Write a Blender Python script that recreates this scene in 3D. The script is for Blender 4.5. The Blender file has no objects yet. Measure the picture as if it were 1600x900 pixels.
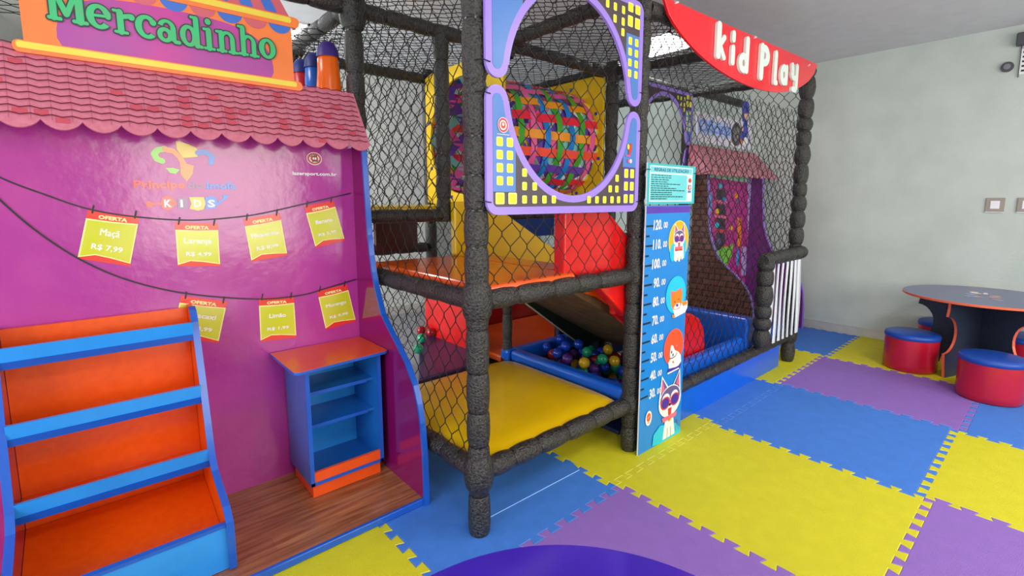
import bpy, bmesh, math, random
from mathutils import Vector, Matrix
random.seed(7)
PI = math.pi
SC = bpy.context.scene
COL = SC.collection

# ------------------------------------------------------------------ camera
CF, CYAW, CPIT, CROL = 761.657, .8531, .1318, -.0013
CPOS = Vector((-1.8239, -1.3244, 1.3671))
CCX, CCY = 800.0, 414.25
_f = Vector((math.cos(CYAW)*math.cos(CPIT), math.sin(CYAW)*math.cos(CPIT), -math.sin(CPIT)))
_r0 = Vector((math.sin(CYAW), -math.cos(CYAW), 0)); _u0 = _r0.cross(_f)
_r = math.cos(CROL)*_r0 + math.sin(CROL)*_u0
_u = -math.sin(CROL)*_r0 + math.cos(CROL)*_u0
cam = bpy.data.cameras.new('camera'); camo = bpy.data.objects.new('camera', cam); COL.objects.link(camo)
camo.matrix_world = Matrix(((_r.x, _u.x, -_f.x, CPOS.x), (_r.y, _u.y, -_f.y, CPOS.y), (_r.z, _u.z, -_f.z, CPOS.z), (0, 0, 0, 1)))
cam.sensor_width = 36; cam.lens = 36*CF/1600; cam.shift_y = (CCY-450)/1600; cam.clip_start = .02
SC.camera = camo

# ------------------------------------------------------------------ world, light, exposure
w = bpy.data.worlds.new('world'); SC.world = w; w.use_nodes = True
w.node_tree.nodes['Background'].inputs[0].default_value = (.80, .88, 1, 1)
w.node_tree.nodes['Background'].inputs[1].default_value = 1.0
SC.view_settings.view_transform = 'Standard'; SC.view_settings.look = 'None'
SC.view_settings.exposure = -0.34; SC.view_settings.gamma = 1; SC.view_settings.use_curve_mapping = False

def area(name, loc, target, sx, sy, power, color):
    l = bpy.data.lights.new(name, 'AREA'); l.shape = 'RECTANGLE'; l.size = sx; l.size_y = sy; l.energy = power; l.color = color
    o = bpy.data.objects.new(name, l); COL.objects.link(o); o.location = loc
    o.rotation_euler = (Vector(target)-Vector(loc)).to_track_quat('-Z', 'Y').to_euler()
    return o
# daylight entering through the glazed front of the room (behind the camera)
area('daylight_left', (-.38, -4.12, 1.6), (-.38, 0, 1.6), 1.95, 1.9, 92, (1, .95, .74))
area('daylight_right', (2.0, -4.12, 1.6), (2.0, 0, 1.6), 1.95, 1.9, 86, (.98, .98, .95))
area('daylight_side', (-4.62, -1.2, 1.45), (0, -1.2, 1.45), 2.6, 2.2, 125, (.88, .95, 1))
area('daylight_back', (-4.62, 2.75, 1.5), (0, 3.3, 1.4), 2.0, 2.1, 400, (.93, .98, 1))

# ------------------------------------------------------------------ helpers
def lin(c): return c/12.92 if c <= .04045 else ((c+.055)/1.055)**2.4
def rgb(h):
    h = h.lstrip('#'); return tuple(lin(int(h[i:i+2], 16)/255) for i in (0, 2, 4)) + (1,)
MATS = {}
def mat(name, h, rough=.5, var=0, vscale=8, bump=0, bscale=60, metal=0, h2=None, spec=.5, coat=0, detail=4, emit=0):
    if name in MATS: return MATS[name]
    m = bpy.data.materials.new(name); m.use_nodes = True; nt = m.node_tree; b = nt.nodes['Principled BSDF']
    b.inputs['Roughness'].default_value = rough; b.inputs['Metallic'].default_value = metal
    b.inputs['Specular IOR Level'].default_value = spec; b.inputs['Coat Weight'].default_value = coat
    b.inputs['Coat Roughness'].default_value = .12
    b.inputs['Base Color'].default_value = rgb(h)
    tc = nt.nodes.new('ShaderNodeTexCoord')
    n = nt.nodes.new('ShaderNodeTexNoise'); n.inputs['Scale'].default_value = vscale; n.inputs['Detail'].default_value = detail
    nt.links.new(tc.outputs['Object'], n.inputs['Vector'])
    c1 = rgb(h); c2 = rgb(h2) if h2 else tuple(min(1, x*(1+max(var, .03))) for x in c1[:3])+(1,)
    if not h2: c1 = tuple(x*(1-max(var, .03)) for x in c1[:3])+(1,)
    r = nt.nodes.new('ShaderNodeValToRGB'); r.color_ramp.elements[0].color = c1; r.color_ramp.elements[1].color = c2
    r.color_ramp.elements[0].position = .35; r.color_ramp.elements[1].position = .65
    nt.links.new(n.outputs['Fac'], r.inputs['Fac']); nt.links.new(r.outputs['Color'], b.inputs['Base Color'])
    if bump:
        n2 = nt.nodes.new('ShaderNodeTexNoise'); n2.inputs['Scale'].default_value = bscale; n2.inputs['Detail'].default_value = 3
        nt.links.new(tc.outputs['Object'], n2.inputs['Vector'])
        bp = nt.nodes.new('ShaderNodeBump'); bp.inputs['Strength'].default_value = bump; bp.inputs['Distance'].default_value = .01
        nt.links.new(n2.outputs['Fac'], bp.inputs['Height']); nt.links.new(bp.outputs['Normal'], b.inputs['Normal'])
    if emit:
        b.inputs['Emission Color'].default_value = rgb(h); b.inputs['Emission Strength'].default_value = emit
    MATS[name] = m; return m

class MB:
    def __init__(s): s.v = []; s.f = []; s.m = []; s.s = []; s.mats = []
    def mi(s, m):
        if m not in s.mats: s.mats.append(m)
        return s.mats.index(m)
    def add(s, vs, fs, m, smooth=False):
        k = len(s.v); s.v += [tuple(v) for v in vs]; i = s.mi(m)
        for f in fs: s.f.append(tuple(k+a for a in f)); s.m.append(i); s.s.append(smooth)
    def box(s, x0, x1, y0, y1, z0, z1, m):
        vs = [(x, y, z) for x in (x0, x1) for y in (y0, y1) for z in (z0, z1)]
        s.add(vs, [(0, 1, 3, 2), (4, 6, 7, 5), (0, 4, 5, 1), (2, 3, 7, 6), (0, 2, 6, 4), (1, 5, 7, 3)], m)
    def prism(s, pts, ext, m, ms=None, mb=None):
        e = Vector(ext); n = len(pts); a = [Vector(p) for p in pts]; b = [p+e for p in a]
        s.add(a, [tuple(range(n))], m); s.add(b, [tuple(reversed(range(n)))], mb or m)
        s.add(a+b, [(i, i+n, (i+1) % n+n, (i+1) % n) for i in range(n)], ms or m)
    def poly(s, pts, m): s.add(pts, [tuple(range(len(pts)))], m)
    def tube(s, pts, r, m, n=8, cap=True, smooth=True):
        pts = [Vector(p) for p in pts]; rs = r if isinstance(r, (list, tuple)) else [r]*len(pts)
        rings = []; ref = None
        for i, p in enumerate(pts):
            d = (pts[min(i+1, len(pts)-1)]-pts[max(i-1, 0)]).normalized()
            if ref is None: ref = Vector((0, 0, 1)) if abs(d.z) < .9 else Vector((1, 0, 0))
            a = d.cross(ref).normalized(); ref = a.cross(d).normalized()
            rings.append([p+(a*math.cos(t)+ref*math.sin(t))*rs[i] for t in [2*PI*k/n for k in range(n)]])
        vs = [v for g in rings for v in g]; fs = []
        for i in range(len(pts)-1):
            for k in range(n): fs.append((i*n+k, i*n+(k+1) % n, (i+1)*n+(k+1) % n, (i+1)*n+k))
        s.add(vs, fs, m, smooth)
        if cap and n > 3:
            s.add(rings[0], [tuple(reversed(range(n)))], m); s.add(rings[-1], [tuple(range(n))], m)
    def lathe(s, c, prof, m, n=32, smooth=True):
        vs = []; fs = []
        for (r, z) in prof: vs += [(c[0]+r*math.cos(2*PI*k/n), c[1]+r*math.sin(2*PI*k/n), c[2]+z) for k in range(n)]
        for i in range(len(prof)-1):
            for k in range(n): fs.append((i*n+k, i*n+(k+1) % n, (i+1)*n+(k+1) % n, (i+1)*n+k))
        s.add(vs, fs, m, smooth)
    def ball(s, c, r, m, nu=16, nv=10):
        prof = [(max(1e-4, r*math.sin(PI*i/nv)), -r*math.cos(PI*i/nv)) for i in range(nv+1)]; s.lathe(c, prof, m, nu)
    def build(s, name, parent=None, bevel=0, seg=2, label=None, recalc=True, **k):
        me = bpy.data.meshes.new(name); me.from_pydata(s.v, [], s.f)
        for m in s.mats: me.materials.append(m)
        me.polygons.foreach_set('material_index', s.m); me.polygons.foreach_set('use_smooth', s.s)
        if recalc:
            bm = bmesh.new(); bm.from_mesh(me)
            bmesh.ops.remove_doubles(bm, verts=bm.verts, dist=1e-6) if bevel else None
            bmesh.ops.recalc_face_normals(bm, faces=bm.faces); bm.to_mesh(me); bm.free()
        me.update()
        o = bpy.data.objects.new(name, me); COL.objects.link(o)
        if bevel:
            b = o.modifiers.new('bevel', 'BEVEL'); b.width = bevel; b.segments = seg; b.limit_method = 'ANGLE'; b.angle_limit = .7
        if parent: o.parent = parent
        if label: o['label'] = label
        for a, c in k.items(): o[a] = c
        return o
def thing(name, label, cat, loc=(0, 0, 0), rz=0, group=None):
    o = bpy.data.objects.new(name, None); COL.objects.link(o); o.empty_display_size = .1
    o.location = loc; o.rotation_euler = (0, 0, rz); o['label'] = label; o['category'] = cat
    if group: o['group'] = group
    return o
def tag(o, label, cat, group=None):
    o['label'] = label; o['category'] = cat
    if group: o['group'] = group
    return o
def at(px, py, ax, val):
    "point where the sight line of a photo position meets the plane <axis ax> = val"
    d = _f + _r*((px-CCX)/CF) - _u*((py-CCY)/CF); t = (val-CPOS[ax])/d[ax]; return CPOS+d*t

class Pl:
    "a drawing plane: 2-D (s,t) -> 3-D, normal n towards the viewer"
    def __init__(s, o, us, ut, n): s.o = Vector(o); s.a = Vector(us).normalized(); s.b = Vector(ut).normalized(); s.n = Vector(n).normalized()
    def p(s, x, y, d=0): return s.o+s.a*x+s.b*y+s.n*d
    def px(s, x, y):
        d = _f + _r*((x-CCX)/CF) - _u*((y-CCY)/CF); t = (s.o-CPOS).dot(s.n)/d.dot(s.n); q = CPOS+d*t-s.o
        return (q.dot(s.a), q.dot(s.b))
class Art:
    def __init__(s, pl, mb=None): s.pl = pl; s.mb = mb or MB(); s.d = .0006
    def lay(s, d=.0003): s.d += d; return s
    def poly(s, pts, m, d=None):
        s.mb.poly([s.pl.p(x, y, s.d if d is None else d) for x, y in pts], m); s.d += .00004
    def pxp(s, pts, m): s.poly([s.pl.px(*q) for q in pts], m)
    def rect(s, x0, x1, y0, y1, m, r=0):
        if r: s.poly(rrect(x0, x1, y0, y1, r), m)
        else: s.poly([(x0, y0), (x1, y0), (x1, y1), (x0, y1)], m)
    def ell(s, cx, cy, rx, ry, m, n=28, rot=0):
        c, q = math.cos(rot), math.sin(rot)
        s.poly([(cx+rx*math.cos(t)*c-ry*math.sin(t)*q, cy+rx*math.cos(t)*q+ry*math.sin(t)*c) for t in [2*PI*k/n for k in range(n)]], m)
    def line(s, pts, wd, m):
        for (a, b) in zip(pts[:-1], pts[1:]): s.poly(capsule(a[0], a[1], b[0], b[1], wd), m)
    def text(s, txt, p0, p1, h, m, bold=0, lean=0):
        "text on the baseline p0 -> p1 (its full width), capital height h"
        if 'M' in txt and bold:      # thicken by stacked copies, the outline offset folds this letter
            dx, dy = (p1[0]-p0[0])*.008, (p1[1]-p0[1])*.008
            for k in (-1, 0, 1): s.text(txt, (p0[0]+dx*k, p0[1]+dy*k), (p1[0]+dx*k, p1[1]+dy*k), h, m, 0, lean)
            return
        vs, fs, w_, h_ = glyphs(txt, bold)
        dx, dy = p1[0]-p0[0], p1[1]-p0[1]; L = math.hypot(dx, dy); ex, ey = dx/L, dy/L; sx = L/w_; sy = h/h_
        out = []
        for x, y in vs: X = x*sx+y*sy*lean; Y = y*sy; out.append(s.pl.p(p0[0]+ex*X-ey*Y, p0[1]+ey*X+ex*Y, s.d))
        s.mb.add(out, fs, m); s.d += .00004
    def build(s, name, parent=None, **k): return s.mb.build(name, parent, recalc=False, **k)
def capsule(x0, y0, x1, y1, wd, n=7):
    a = math.atan2(y1-y0, x1-x0); r = wd/2
    return [(x1+r*math.cos(a-PI/2+PI*k/n), y1+r*math.sin(a-PI/2+PI*k/n)) for k in range(n+1)] + \
           [(x0+r*math.cos(a+PI/2+PI*k/n), y0+r*math.sin(a+PI/2+PI*k/n)) for k in range(n+1)]
def rrect(x0, x1, y0, y1, r, n=4):
    o = []
    for cx, cy, a in ((x1-r, y1-r, 0), (x0+r, y1-r, 90), (x0+r, y0+r, 180), (x1-r, y0+r, 270)):
        for k in range(n+1): t = math.radians(a+90*k/n); o.append((cx+r*math.cos(t), cy+r*math.sin(t)))
    return o
def clip(poly, a, b, c):
    "keep a*x+b*y<=c"
    out = []
    for i, p in enumerate(poly):
        q = poly[(i+1) % len(poly)]; dp = a*p[0]+b*p[1]-c; dq = a*q[0]+b*q[1]-c
        if dp <= 0: out.append(p)
        if dp*dq < 0: t = dp/(dp-dq); out.append((p[0]+(q[0]-p[0])*t, p[1]+(q[1]-p[1])*t))
    return out
_G = {}
def glyphs(txt, bold=0):
    key = (txt, bold)
    if key in _G: return _G[key]
    c = bpy.data.curves.new('lettering', 'FONT'); c.body = txt; c.size = 1; c.offset = bold; c.resolution_u = 2; c.fill_mode = 'FRONT'
    o = bpy.data.objects.new('lettering', c); COL.objects.link(o)
    dg = bpy.context.evaluated_depsgraph_get(); e = o.evaluated_get(dg); me = e.to_mesh()
    vs = [(v.co.x, v.co.y) for v in me.vertices]; fs = [tuple(p.vertices) for p in me.polygons]
    e.to_mesh_clear(); bpy.data.objects.remove(o); bpy.data.curves.remove(c)
    x0 = min(v[0] for v in vs); x1 = max(v[0] for v in vs)
    vs = [(x-x0, y) for x, y in vs]
    _G[key] = (vs, fs, x1-x0, .73); return _G[key]
# letter shapes drawn by strokes: ('c',x0,y0,x1,y1,w) and rings ('r',cx,cy,rx,ry,ix,iy,a0,a1)
def shapes(g, grow=0):
    out = []
    for q in g:
        if q[0] == 'c': out.append(capsule(*q[1:5], q[5]+2*grow))
        else:
            _, cx, cy, rx, ry, ix, iy, a0, a1 = q; n = 22
            if a1-a0 < 360 and grow: a0 -= grow*60; a1 += grow*60
            ts = [math.radians(a0+(a1-a0)*k/n) for k in range(n+1)]
            for t0, t1 in zip(ts[:-1], ts[1:]):
                O = lambda t: (cx+(rx+grow)*math.cos(t), cy+(ry+grow)*math.sin(t)); I = lambda t: (cx+max(.01, ix-grow)*math.cos(t), cy+max(.01, iy-grow)*math.sin(t))
                out.append([I(t0), O(t0), O(t1), I(t1)])
    return out
SLAB = {
 'M': (1.45, [('c', .27, .12, .27, 1.25, .3), ('c', 1.2, .12, 1.2, 1.25, .34), ('c', .3, 1.25, .72, .3, .26), ('c', 1.16, 1.25, .74, .3, .24), ('c', .1, .09, .5, .09, .18), ('c', .97, .09, 1.44, .09, .18), ('c', .1, 1.31, .34, 1.31, .18), ('c', 1.15, 1.31, 1.42, 1.31, .18)]),
 'e': (1.02, [('r', .5, .5, .5, .5, .17, .3, 20, 320), ('c', .25, .52, .85, .56, .15), ('c', .84, .56, .84, .66, .28)]),
 'r': (.9, [('c', .32, .1, .32, .86, .3), ('c', .1, .08, .56, .08, .16), ('c', .08, .9, .3, .9, .16), ('c', .42, .7, .72, .78, .22), ('c', .76, .74, .78, .74, .3)]),
 'c': (.92, [('r', .5, .5, .5, .5, .18, .3, 50, 315), ('c', .76, .72, .78, .72, .3)]),
 'a': (1.02, [('r', .36, .33, .36, .33, .1, .13, 0, 360), ('c', .72, .2, .72, .66, .28), ('r', .45, .62, .41, .38, .15, .2, 20, 165), ('c', .78, .1, .96, .1, .2)]),
 'd': (1.08, [('r', .42, .48, .42, .48, .13, .28, 0, 360), ('c', .78, .12, .78, 1.25, .29), ('c', .56, 1.3, .78, 1.3, .16), ('c', .82, .09, 1.0, .09, .18)]),
 'i': (.62, [('c', .3, .1, .3, .86, .3), ('c', .08, .08, .54, .08, .16), ('c', .08, .9, .3, .9, .16), ('c', .29, 1.24, .31, 1.24, .31)]),
 'n': (1.12, [('c', .3, .1, .3, .86, .29), ('c', .08, .08, .5, .08, .16), ('c', .08, .9, .3, .9, .16), ('r', .58, .62, .4, .38, .14, .2, 0, 170), ('c', .84, .1, .84, .62, .28), ('c', .66, .08, 1.06, .08, .16)]),
 'h': (1.12, [('c', .3, .1, .3, 1.25, .29), ('c', .08, .08, .5, .08, .16), ('c', .08, 1.3, .3, 1.3, .16), ('r', .58, .62, .4, .38, .14, .2, 0, 170), ('c', .84, .1, .84, .62, .28), ('c', .66, .08, 1.06, .08, .16)]),
 'o': (1.0, [('r', .48, .49, .48, .49, .15, .3, 0, 360)])}
def copy_tree(o, parent=None):
    c = o.copy(); COL.objects.link(c)
    if parent is not None: c.parent = parent
    for ch in list(o.children): copy_tree(ch, c)
    return c

# ------------------------------------------------------------------ materials
PLAST = mat('wall_plaster', '#c0cac3', .85, h2='#cad2cc', vscale=3, bump=.25, bscale=40)
PLASTW = mat('white_plaster', '#e2e4de', .8, var=.03, bump=.1, bscale=30)
CEIL = mat('ceiling_paint', '#d8dade', .9, var=.02, bump=.08, bscale=60)
BASEB = mat('baseboard_tile', '#c9c5bd', .4, var=.05, vscale=12)
CONC = mat('grey_floor', '#858388', .6, var=.08, vscale=10)
BEIGE = mat('beige_wall', '#d9c9a8', .8)
YEL = mat('yellow_foam', '#d8cf23', .62, var=.03, vscale=14, bump=.45, bscale=260, spec=.35)
BLU = mat('blue_foam', '#4480dc', .62, var=.04, vscale=14, bump=.45, bscale=260, spec=.35)
PUR = mat('purple_foam', '#936cc2', .62, var=.03, vscale=14, bump=.45, bscale=260, spec=.35)
YELE = mat('yellow_foam_cut', '#e4da62', .7); BLUE_ = mat('blue_foam_cut', '#5886dc', .7); PURE = mat('purple_foam_cut', '#9f7dcc', .7)
PADM = mat('black_padding', '#060606', .36, h2='#403d39', vscale=110, bump=.9, bscale=110, spec=.6, detail=6)
TIE = mat('cable_tie', '#0d0d0d', .25)
NET = mat('net_cord', '#0e0e0e', .6)
VYEL = mat('yellow_vinyl', '#e2b80c', .28, var=.03, bump=.12, bscale=12, coat=.08)
VORA = mat('orange_vinyl', '#ef5a12', .2, var=.04, bump=.1, bscale=12, coat=.3)
VRED = mat('red_vinyl', '#e01414', .25, var=.05, bump=.1, bscale=12, coat=.2)
VDRED = mat('dark_red_board', '#8c1014', .2, var=.08, coat=.3)
VBLU = mat('blue_vinyl', '#0d62dd', .25, var=.03, bump=.08, bscale=12, coat=.2)
VPUR = mat('purple_vinyl', '#3f2263', .35, var=.04)
PLY = mat('bare_plywood', '#55402c', .7, h2='#715836', vscale=14)
MAG = mat('magenta_print', '#b03399', .2, h2='#b83f9a', vscale=6, bump=.2, bscale=20, coat=.5)
MAGP = mat('plum_panel', '#841060', .12, var=.05, vscale=5, coat=.5)
EDGE = mat('blue_edge_band', '#1d5cc6', .25, coat=.2)
EDGD = mat('deep_blue_edge', '#0f4db0', .25)
ORB = mat('orange_board', '#e84e06', .3, h2='#ee5608', vscale=40, coat=.15)
LBLU = mat('light_blue_board', '#2e96f0', .22, var=.04)
MBLU = mat('mid_blue_board', '#1d6ac0', .22, var=.04, coat=.2)
WHT = mat('white_print', '#f2f0f4', .4); BLK = mat('black_print', '#1c1a20', .4)
ROOFM = mat('tile_print', '#cf7188', .24, h2='#d67c91', vscale=60, coat=.3)
ROOFD = mat('tile_line_print', '#6d0a2a', .3); ROOFR = mat('tile_red_print', '#cb5264', .25); ROOFS = mat('tile_seam_print', '#a9506a', .3)
SORA = mat('sign_orange', '#f8803a', .35, var=.02); SYEL = mat('sign_yellow', '#f0d648', .35); SMAG = mat('sign_magenta', '#c43a98', .35, h2='#a9429f', vscale=5)
GRN = mat('letter_green', '#2bc078', .35, h2='#45b472', vscale=30); DGRN = mat('letter_outline', '#12382e', .4)
SBLU = mat('sign_blue', '#3a6fd0', .35); SPNK = mat('sign_pink', '#d46070', .35)
NOTE = mat('note_yellow', '#cfd425', .2, h2='#d9d44a', vscale=9, coat=.4); NOTR = mat('note_red', '#ea3b35', .25, coat=.3); NOTC = mat('note_cream', '#f7eda0', .3)
LILA = mat('lilac_print', '#a184e6', .3, var=.02); DUSK = mat('dusk_print', '#4b3d44', .35); SKYB = mat('building_blue_print', '#5080cc', .3, var=.03); WINY = mat('window_yellow_print', '#e8e31c', .35); WINC = mat('window_cream_print', '#f4efa0', .35); VIO = mat('violet_print', '#4f3c86', .35)
LOGOR = mat('logo_red', '#cf3a30', .3)
REDS = mat('sign_red', '#f01626', .18, var=.02, coat=.4); LETW = mat('letter_white', '#e2f0ea', .35)
CHB = mat('chart_blue', '#1a86dd', .3, var=.02); TEAL = mat('teal_print', '#33bcc4', .3); TEAL2 = mat('pale_teal_print', '#6fd3dc', .3); PURP = mat('purple_print', '#5a2fae', .3)
WOOD = None
def wood_mat():
    m = bpy.data.materials.new('wood_plank_laminate'); m.use_nodes = True; nt = m.node_tree; b = nt.nodes['Principled BSDF']
    tc = nt.nodes.new('ShaderNodeTexCoord'); mp = nt.nodes.new('ShaderNodeMapping'); mp.inputs['Scale'].default_value = (1.6, 22, 1)
    n = nt.nodes.new('ShaderNodeTexNoise'); n.inputs['Scale'].default_value = 2.2; n.inputs['Detail'].default_value = 6
    r = nt.nodes.new('ShaderNodeValToRGB'); r.color_ramp.elements[0].color = rgb('#8f5130'); r.color_ramp.elements[1].color = rgb('#c08258'); r.color_ramp.elements[0].position = .35; r.color_ramp.elements[1].position = .68
    nt.links.new(tc.outputs['Object'], mp.inputs['Vector']); nt.links.new(mp.outputs['Vector'], n.inputs['Vector']); nt.links.new(n.outputs['Fac'], r.inputs['Fac'])
    br = nt.nodes.new('ShaderNodeTexBrick'); br.inputs['Scale'].default_value = 1; br.inputs['Brick Width'].default_value = .55; br.inputs['Row Height'].default_value = .095; br.inputs['Mortar Size'].default_value = .0008
    br.inputs['Color1'].default_value = (1, 1, 1, 1); br.inputs['Color2'].default_value = (.72, .68, .66, 1); br.inputs['Mortar'].default_value = (.45, .4, .38, 1)
    nt.links.new(tc.outputs['Object'], br.inputs['Vector'])
    mx = nt.nodes.new('ShaderNodeMix'); mx.data_type = 'RGBA'; mx.blend_type = 'MULTIPLY'; mx.inputs[0].default_value = .6
    nt.links.new(r.outputs['Color'], mx.inputs[6]); nt.links.new(br.outputs['Color'], mx.inputs[7]); nt.links.new(mx.outputs[2], b.inputs['Base Color'])
    b.inputs['Roughness'].default_value = .28; b.inputs['Coat Weight'].default_value = .2
    return m
WOOD = wood_mat()
def brick_mat():
    m = bpy.data.materials.new('brick_print'); m.use_nodes = True; nt = m.node_tree; b = nt.nodes['Principled BSDF']
    tc = nt.nodes.new('ShaderNodeTexCoord'); mp = nt.nodes.new('ShaderNodeMapping'); mp.inputs['Rotation'].default_value = (0, -PI/2, 0)
    sx = nt.nodes.new('ShaderNodeSeparateXYZ'); cx = nt.nodes.new('ShaderNodeCombineXYZ')
    nt.links.new(tc.outputs['Object'], sx.inputs[0]); nt.links.new(sx.outputs['Y'], cx.inputs['X']); nt.links.new(sx.outputs['Z'], cx.inputs['Y'])
    br = nt.nodes.new('ShaderNodeTexBrick'); br.inputs['Scale'].default_value = 1; br.inputs['Brick Width'].default_value = .115; br.inputs['Row Height'].default_value = .056; br.inputs['Mortar Size'].default_value = .005
    br.inputs['Color1'].default_value = rgb('#7c4a3e'); br.inputs['Color2'].default_value = rgb('#8f5a49'); br.inputs['Mortar'].default_value = rgb('#35201c')
    nt.links.new(cx.outputs[0], br.inputs['Vector']); nt.links.new(br.outputs['Color'], b.inputs['Base Color']); b.inputs['Roughness'].default_value = .35
    nt.nodes.remove(mp); return m
BRICK = brick_mat()

# ------------------------------------------------------------------ the room
XR, YB, XL, YF, ZC = 4.0, 4.0, -4.5, -4.0, 2.766
def struct(name, mb, bevel=0): o = mb.build(name, bevel=bevel); o['kind'] = 'structure'; return o
m = MB(); m.box(XL-.15, XR+.15, YF-.15, 5.4, -.16, -.014, CONC); struct('floor', m)
m = MB(); m.box(XL-.15, XR+.15, YF-.15, 5.4, ZC, ZC+.12, CEIL); struct('ceiling', m)
m = MB(); m.box(XR, XR+.15, YF, 5.4, -.014, ZC, PLAST); struct('wall_right', m)
m = MB(); m.box(XL-.15, 1.38, YB, YB+.15, -.014, ZC, PLASTW); m.box(1.23, 1.38, YB+.15, 5.25, -.014, ZC, PLAST); m.box(1.38, XR, 5.25, 5.4, -.014, ZC, PLASTW); struct('wall_back', m)
m = MB(); m.box(XL-.15, XL, YF, -2.5, -.014, ZC, PLAST); m.box(XL-.15, XL, .1, 1.75, -.014, ZC, PLAST); m.box(XL-.15, XL, 3.75, YB, -.014, ZC, PLAST)
for ya, yb_ in ((-2.5, .1), (1.75, 3.75)): m.box(XL-.15, XL, ya, yb_, 2.55, ZC, PLAST); m.box(XL-.15, XL, ya, yb_, -.014, .35, PLAST)
struct('wall_left', m)
m = MB(); m.box(XL, -1.65, 1.9, 2.0, -.014, ZC, mat('shade_plaster', '#5b605a', .85, bump=.2, bscale=40)); struct('shade_partition', m)  # added partition, its dark grey stands in for the unlit far wall
m = MB(); m.box(XL, -1.38, YF-.15, YF, -.014, ZC, BEIGE); m.box(.6, 1.02, YF-.15, YF, -.014, ZC, BEIGE); m.box(3.0, XR, YF-.15, YF, -.014, ZC, BEIGE)
for xa_, xb_ in ((-1.38, .6), (1.02, 3.0)): m.box(xa_, xb_, YF-.15, YF, 2.55, ZC, BEIGE); m.box(xa_, xb_, YF-.15, YF, -.014, .65, BEIGE)
struct('wall_front', m)
FRM = mat('aluminium_frame', '#5a5c60', .4, metal=.6)
def window(name, x0, x1, z0, z1, n):
    m = MB()
    for k in range(n+1):
        x = x0+(x1-x0)*k/n; m.box(x-.025, x+.025, YF-.08, YF-.02, z0, z1, FRM)
    m.box(x0, x1, YF-.08, YF-.02, z0, z0+.05, FRM); m.box(x0, x1, YF-.08, YF-.02, z1-.05, z1, FRM); struct(name, m)
window('window_1', -1.38, .6, .65, 2.55, 1); window('window_2', 1.02, 3.0, .65, 2.55, 2)
m = MB(); m.box(XR-.012, XR, YF, 5.25, -.014, .085, BASEB); m.box(XR-.016, XR, YF, 5.25, .083, .09, mat('baseboard_lip', '#c9c6bf', .3)); struct('baseboard_right', m)
m = MB(); m.box(XL, 1.38, YB-.012, YB, -.014, .09, BASEB); struct('baseboard_back', m)

# ceiling panels, a lamp each; all but the first are unseen, added fill
LEDM = mat('led_diffuser', '#ffffff', .5, emit=9)
def ceiling_or_fill_light(x, y, label, power=26):
    t = thing('ceiling_or_fill_light', label, 'ceiling light', (x, y, ZC), 0, 'square ceiling light panels')
    a = MB(); s = .27
    for q in ((-s, s, -s, -s+.02), (-s, s, s-.02, s), (-s, -s+.02, -s, s), (s-.02, s, -s, s)): a.box(q[0], q[1], q[2], q[3], -.012, 0, WHT)
    a.build('frame', t); b = MB(); b.box(-s+.02, s-.02, -s+.02, s-.02, -.008, -.003, LEDM); b.build('diffuser', t)
    l = bpy.data.lights.new('panel_lamp', 'AREA'); l.shape = 'SQUARE'; l.size = .48; l.energy = power; l.color = (1, .98, .95)
    o = bpy.data.objects.new('panel_lamp', l); COL.objects.link(o); o.parent = t; o.location = (0, 0, -.014)
ceiling_or_fill_light(2.24, 1.30, 'bright square ceiling light panel above the netted ball pit', 9)
ceiling_or_fill_light(-.6, 3.1, 'added square fill light panel behind the netted playground', 16)
ceiling_or_fill_light(-2.0, 1.6, 'added square fill light panel above the market stall', 16)
ceiling_or_fill_light(-1.6, -1.9, 'added square fill light panel above the glossy purple table', 24)
ceiling_or_fill_light(1.4, -1.9, 'added square fill light panel above the open foam floor', 24)

# ------------------------------------------------------------------ foam mats (1 m, jigsaw edges)
def teeth(p, q, side, n=10, hgt=.034):
    "points from p to q (excluded) with dovetail teeth standing out to the left (side=1) of p->q"
    p = Vector(p); q = Vector(q); d = (q-p); L = d.length; d.normalize(); nn = Vector((-d.y, d.x))*side; out = [p]
    per = L/n
    for k in range(n):
        if k == 0: c = .62
        elif k == n-1: c = .38
        else: c = .5
        c = (k+c)*per; a, b = .20*per, .32*per
        out += [p+d*(c-a), p+d*(c-b)+nn*hgt, p+d*(c+b)+nn*hgt, p+d*(c+a)]
    return out
def edge_pts(a, b):
    "the one shared curve between two grid nodes, whichever way it is walked"
    if (a[0], a[1]) <= (b[0], b[1]): return teeth(a, b, 1 if (int(a[0]+a[1]*3) % 2 == 0) else -1)+[Vector(b)]
    return list(reversed(edge_pts(b, a)))
MATC = {'Y': (YEL, YELE, 'yellow'), 'B': (BLU, BLUE_, 'blue'), 'P': (PUR, PURE, 'purple')}
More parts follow.
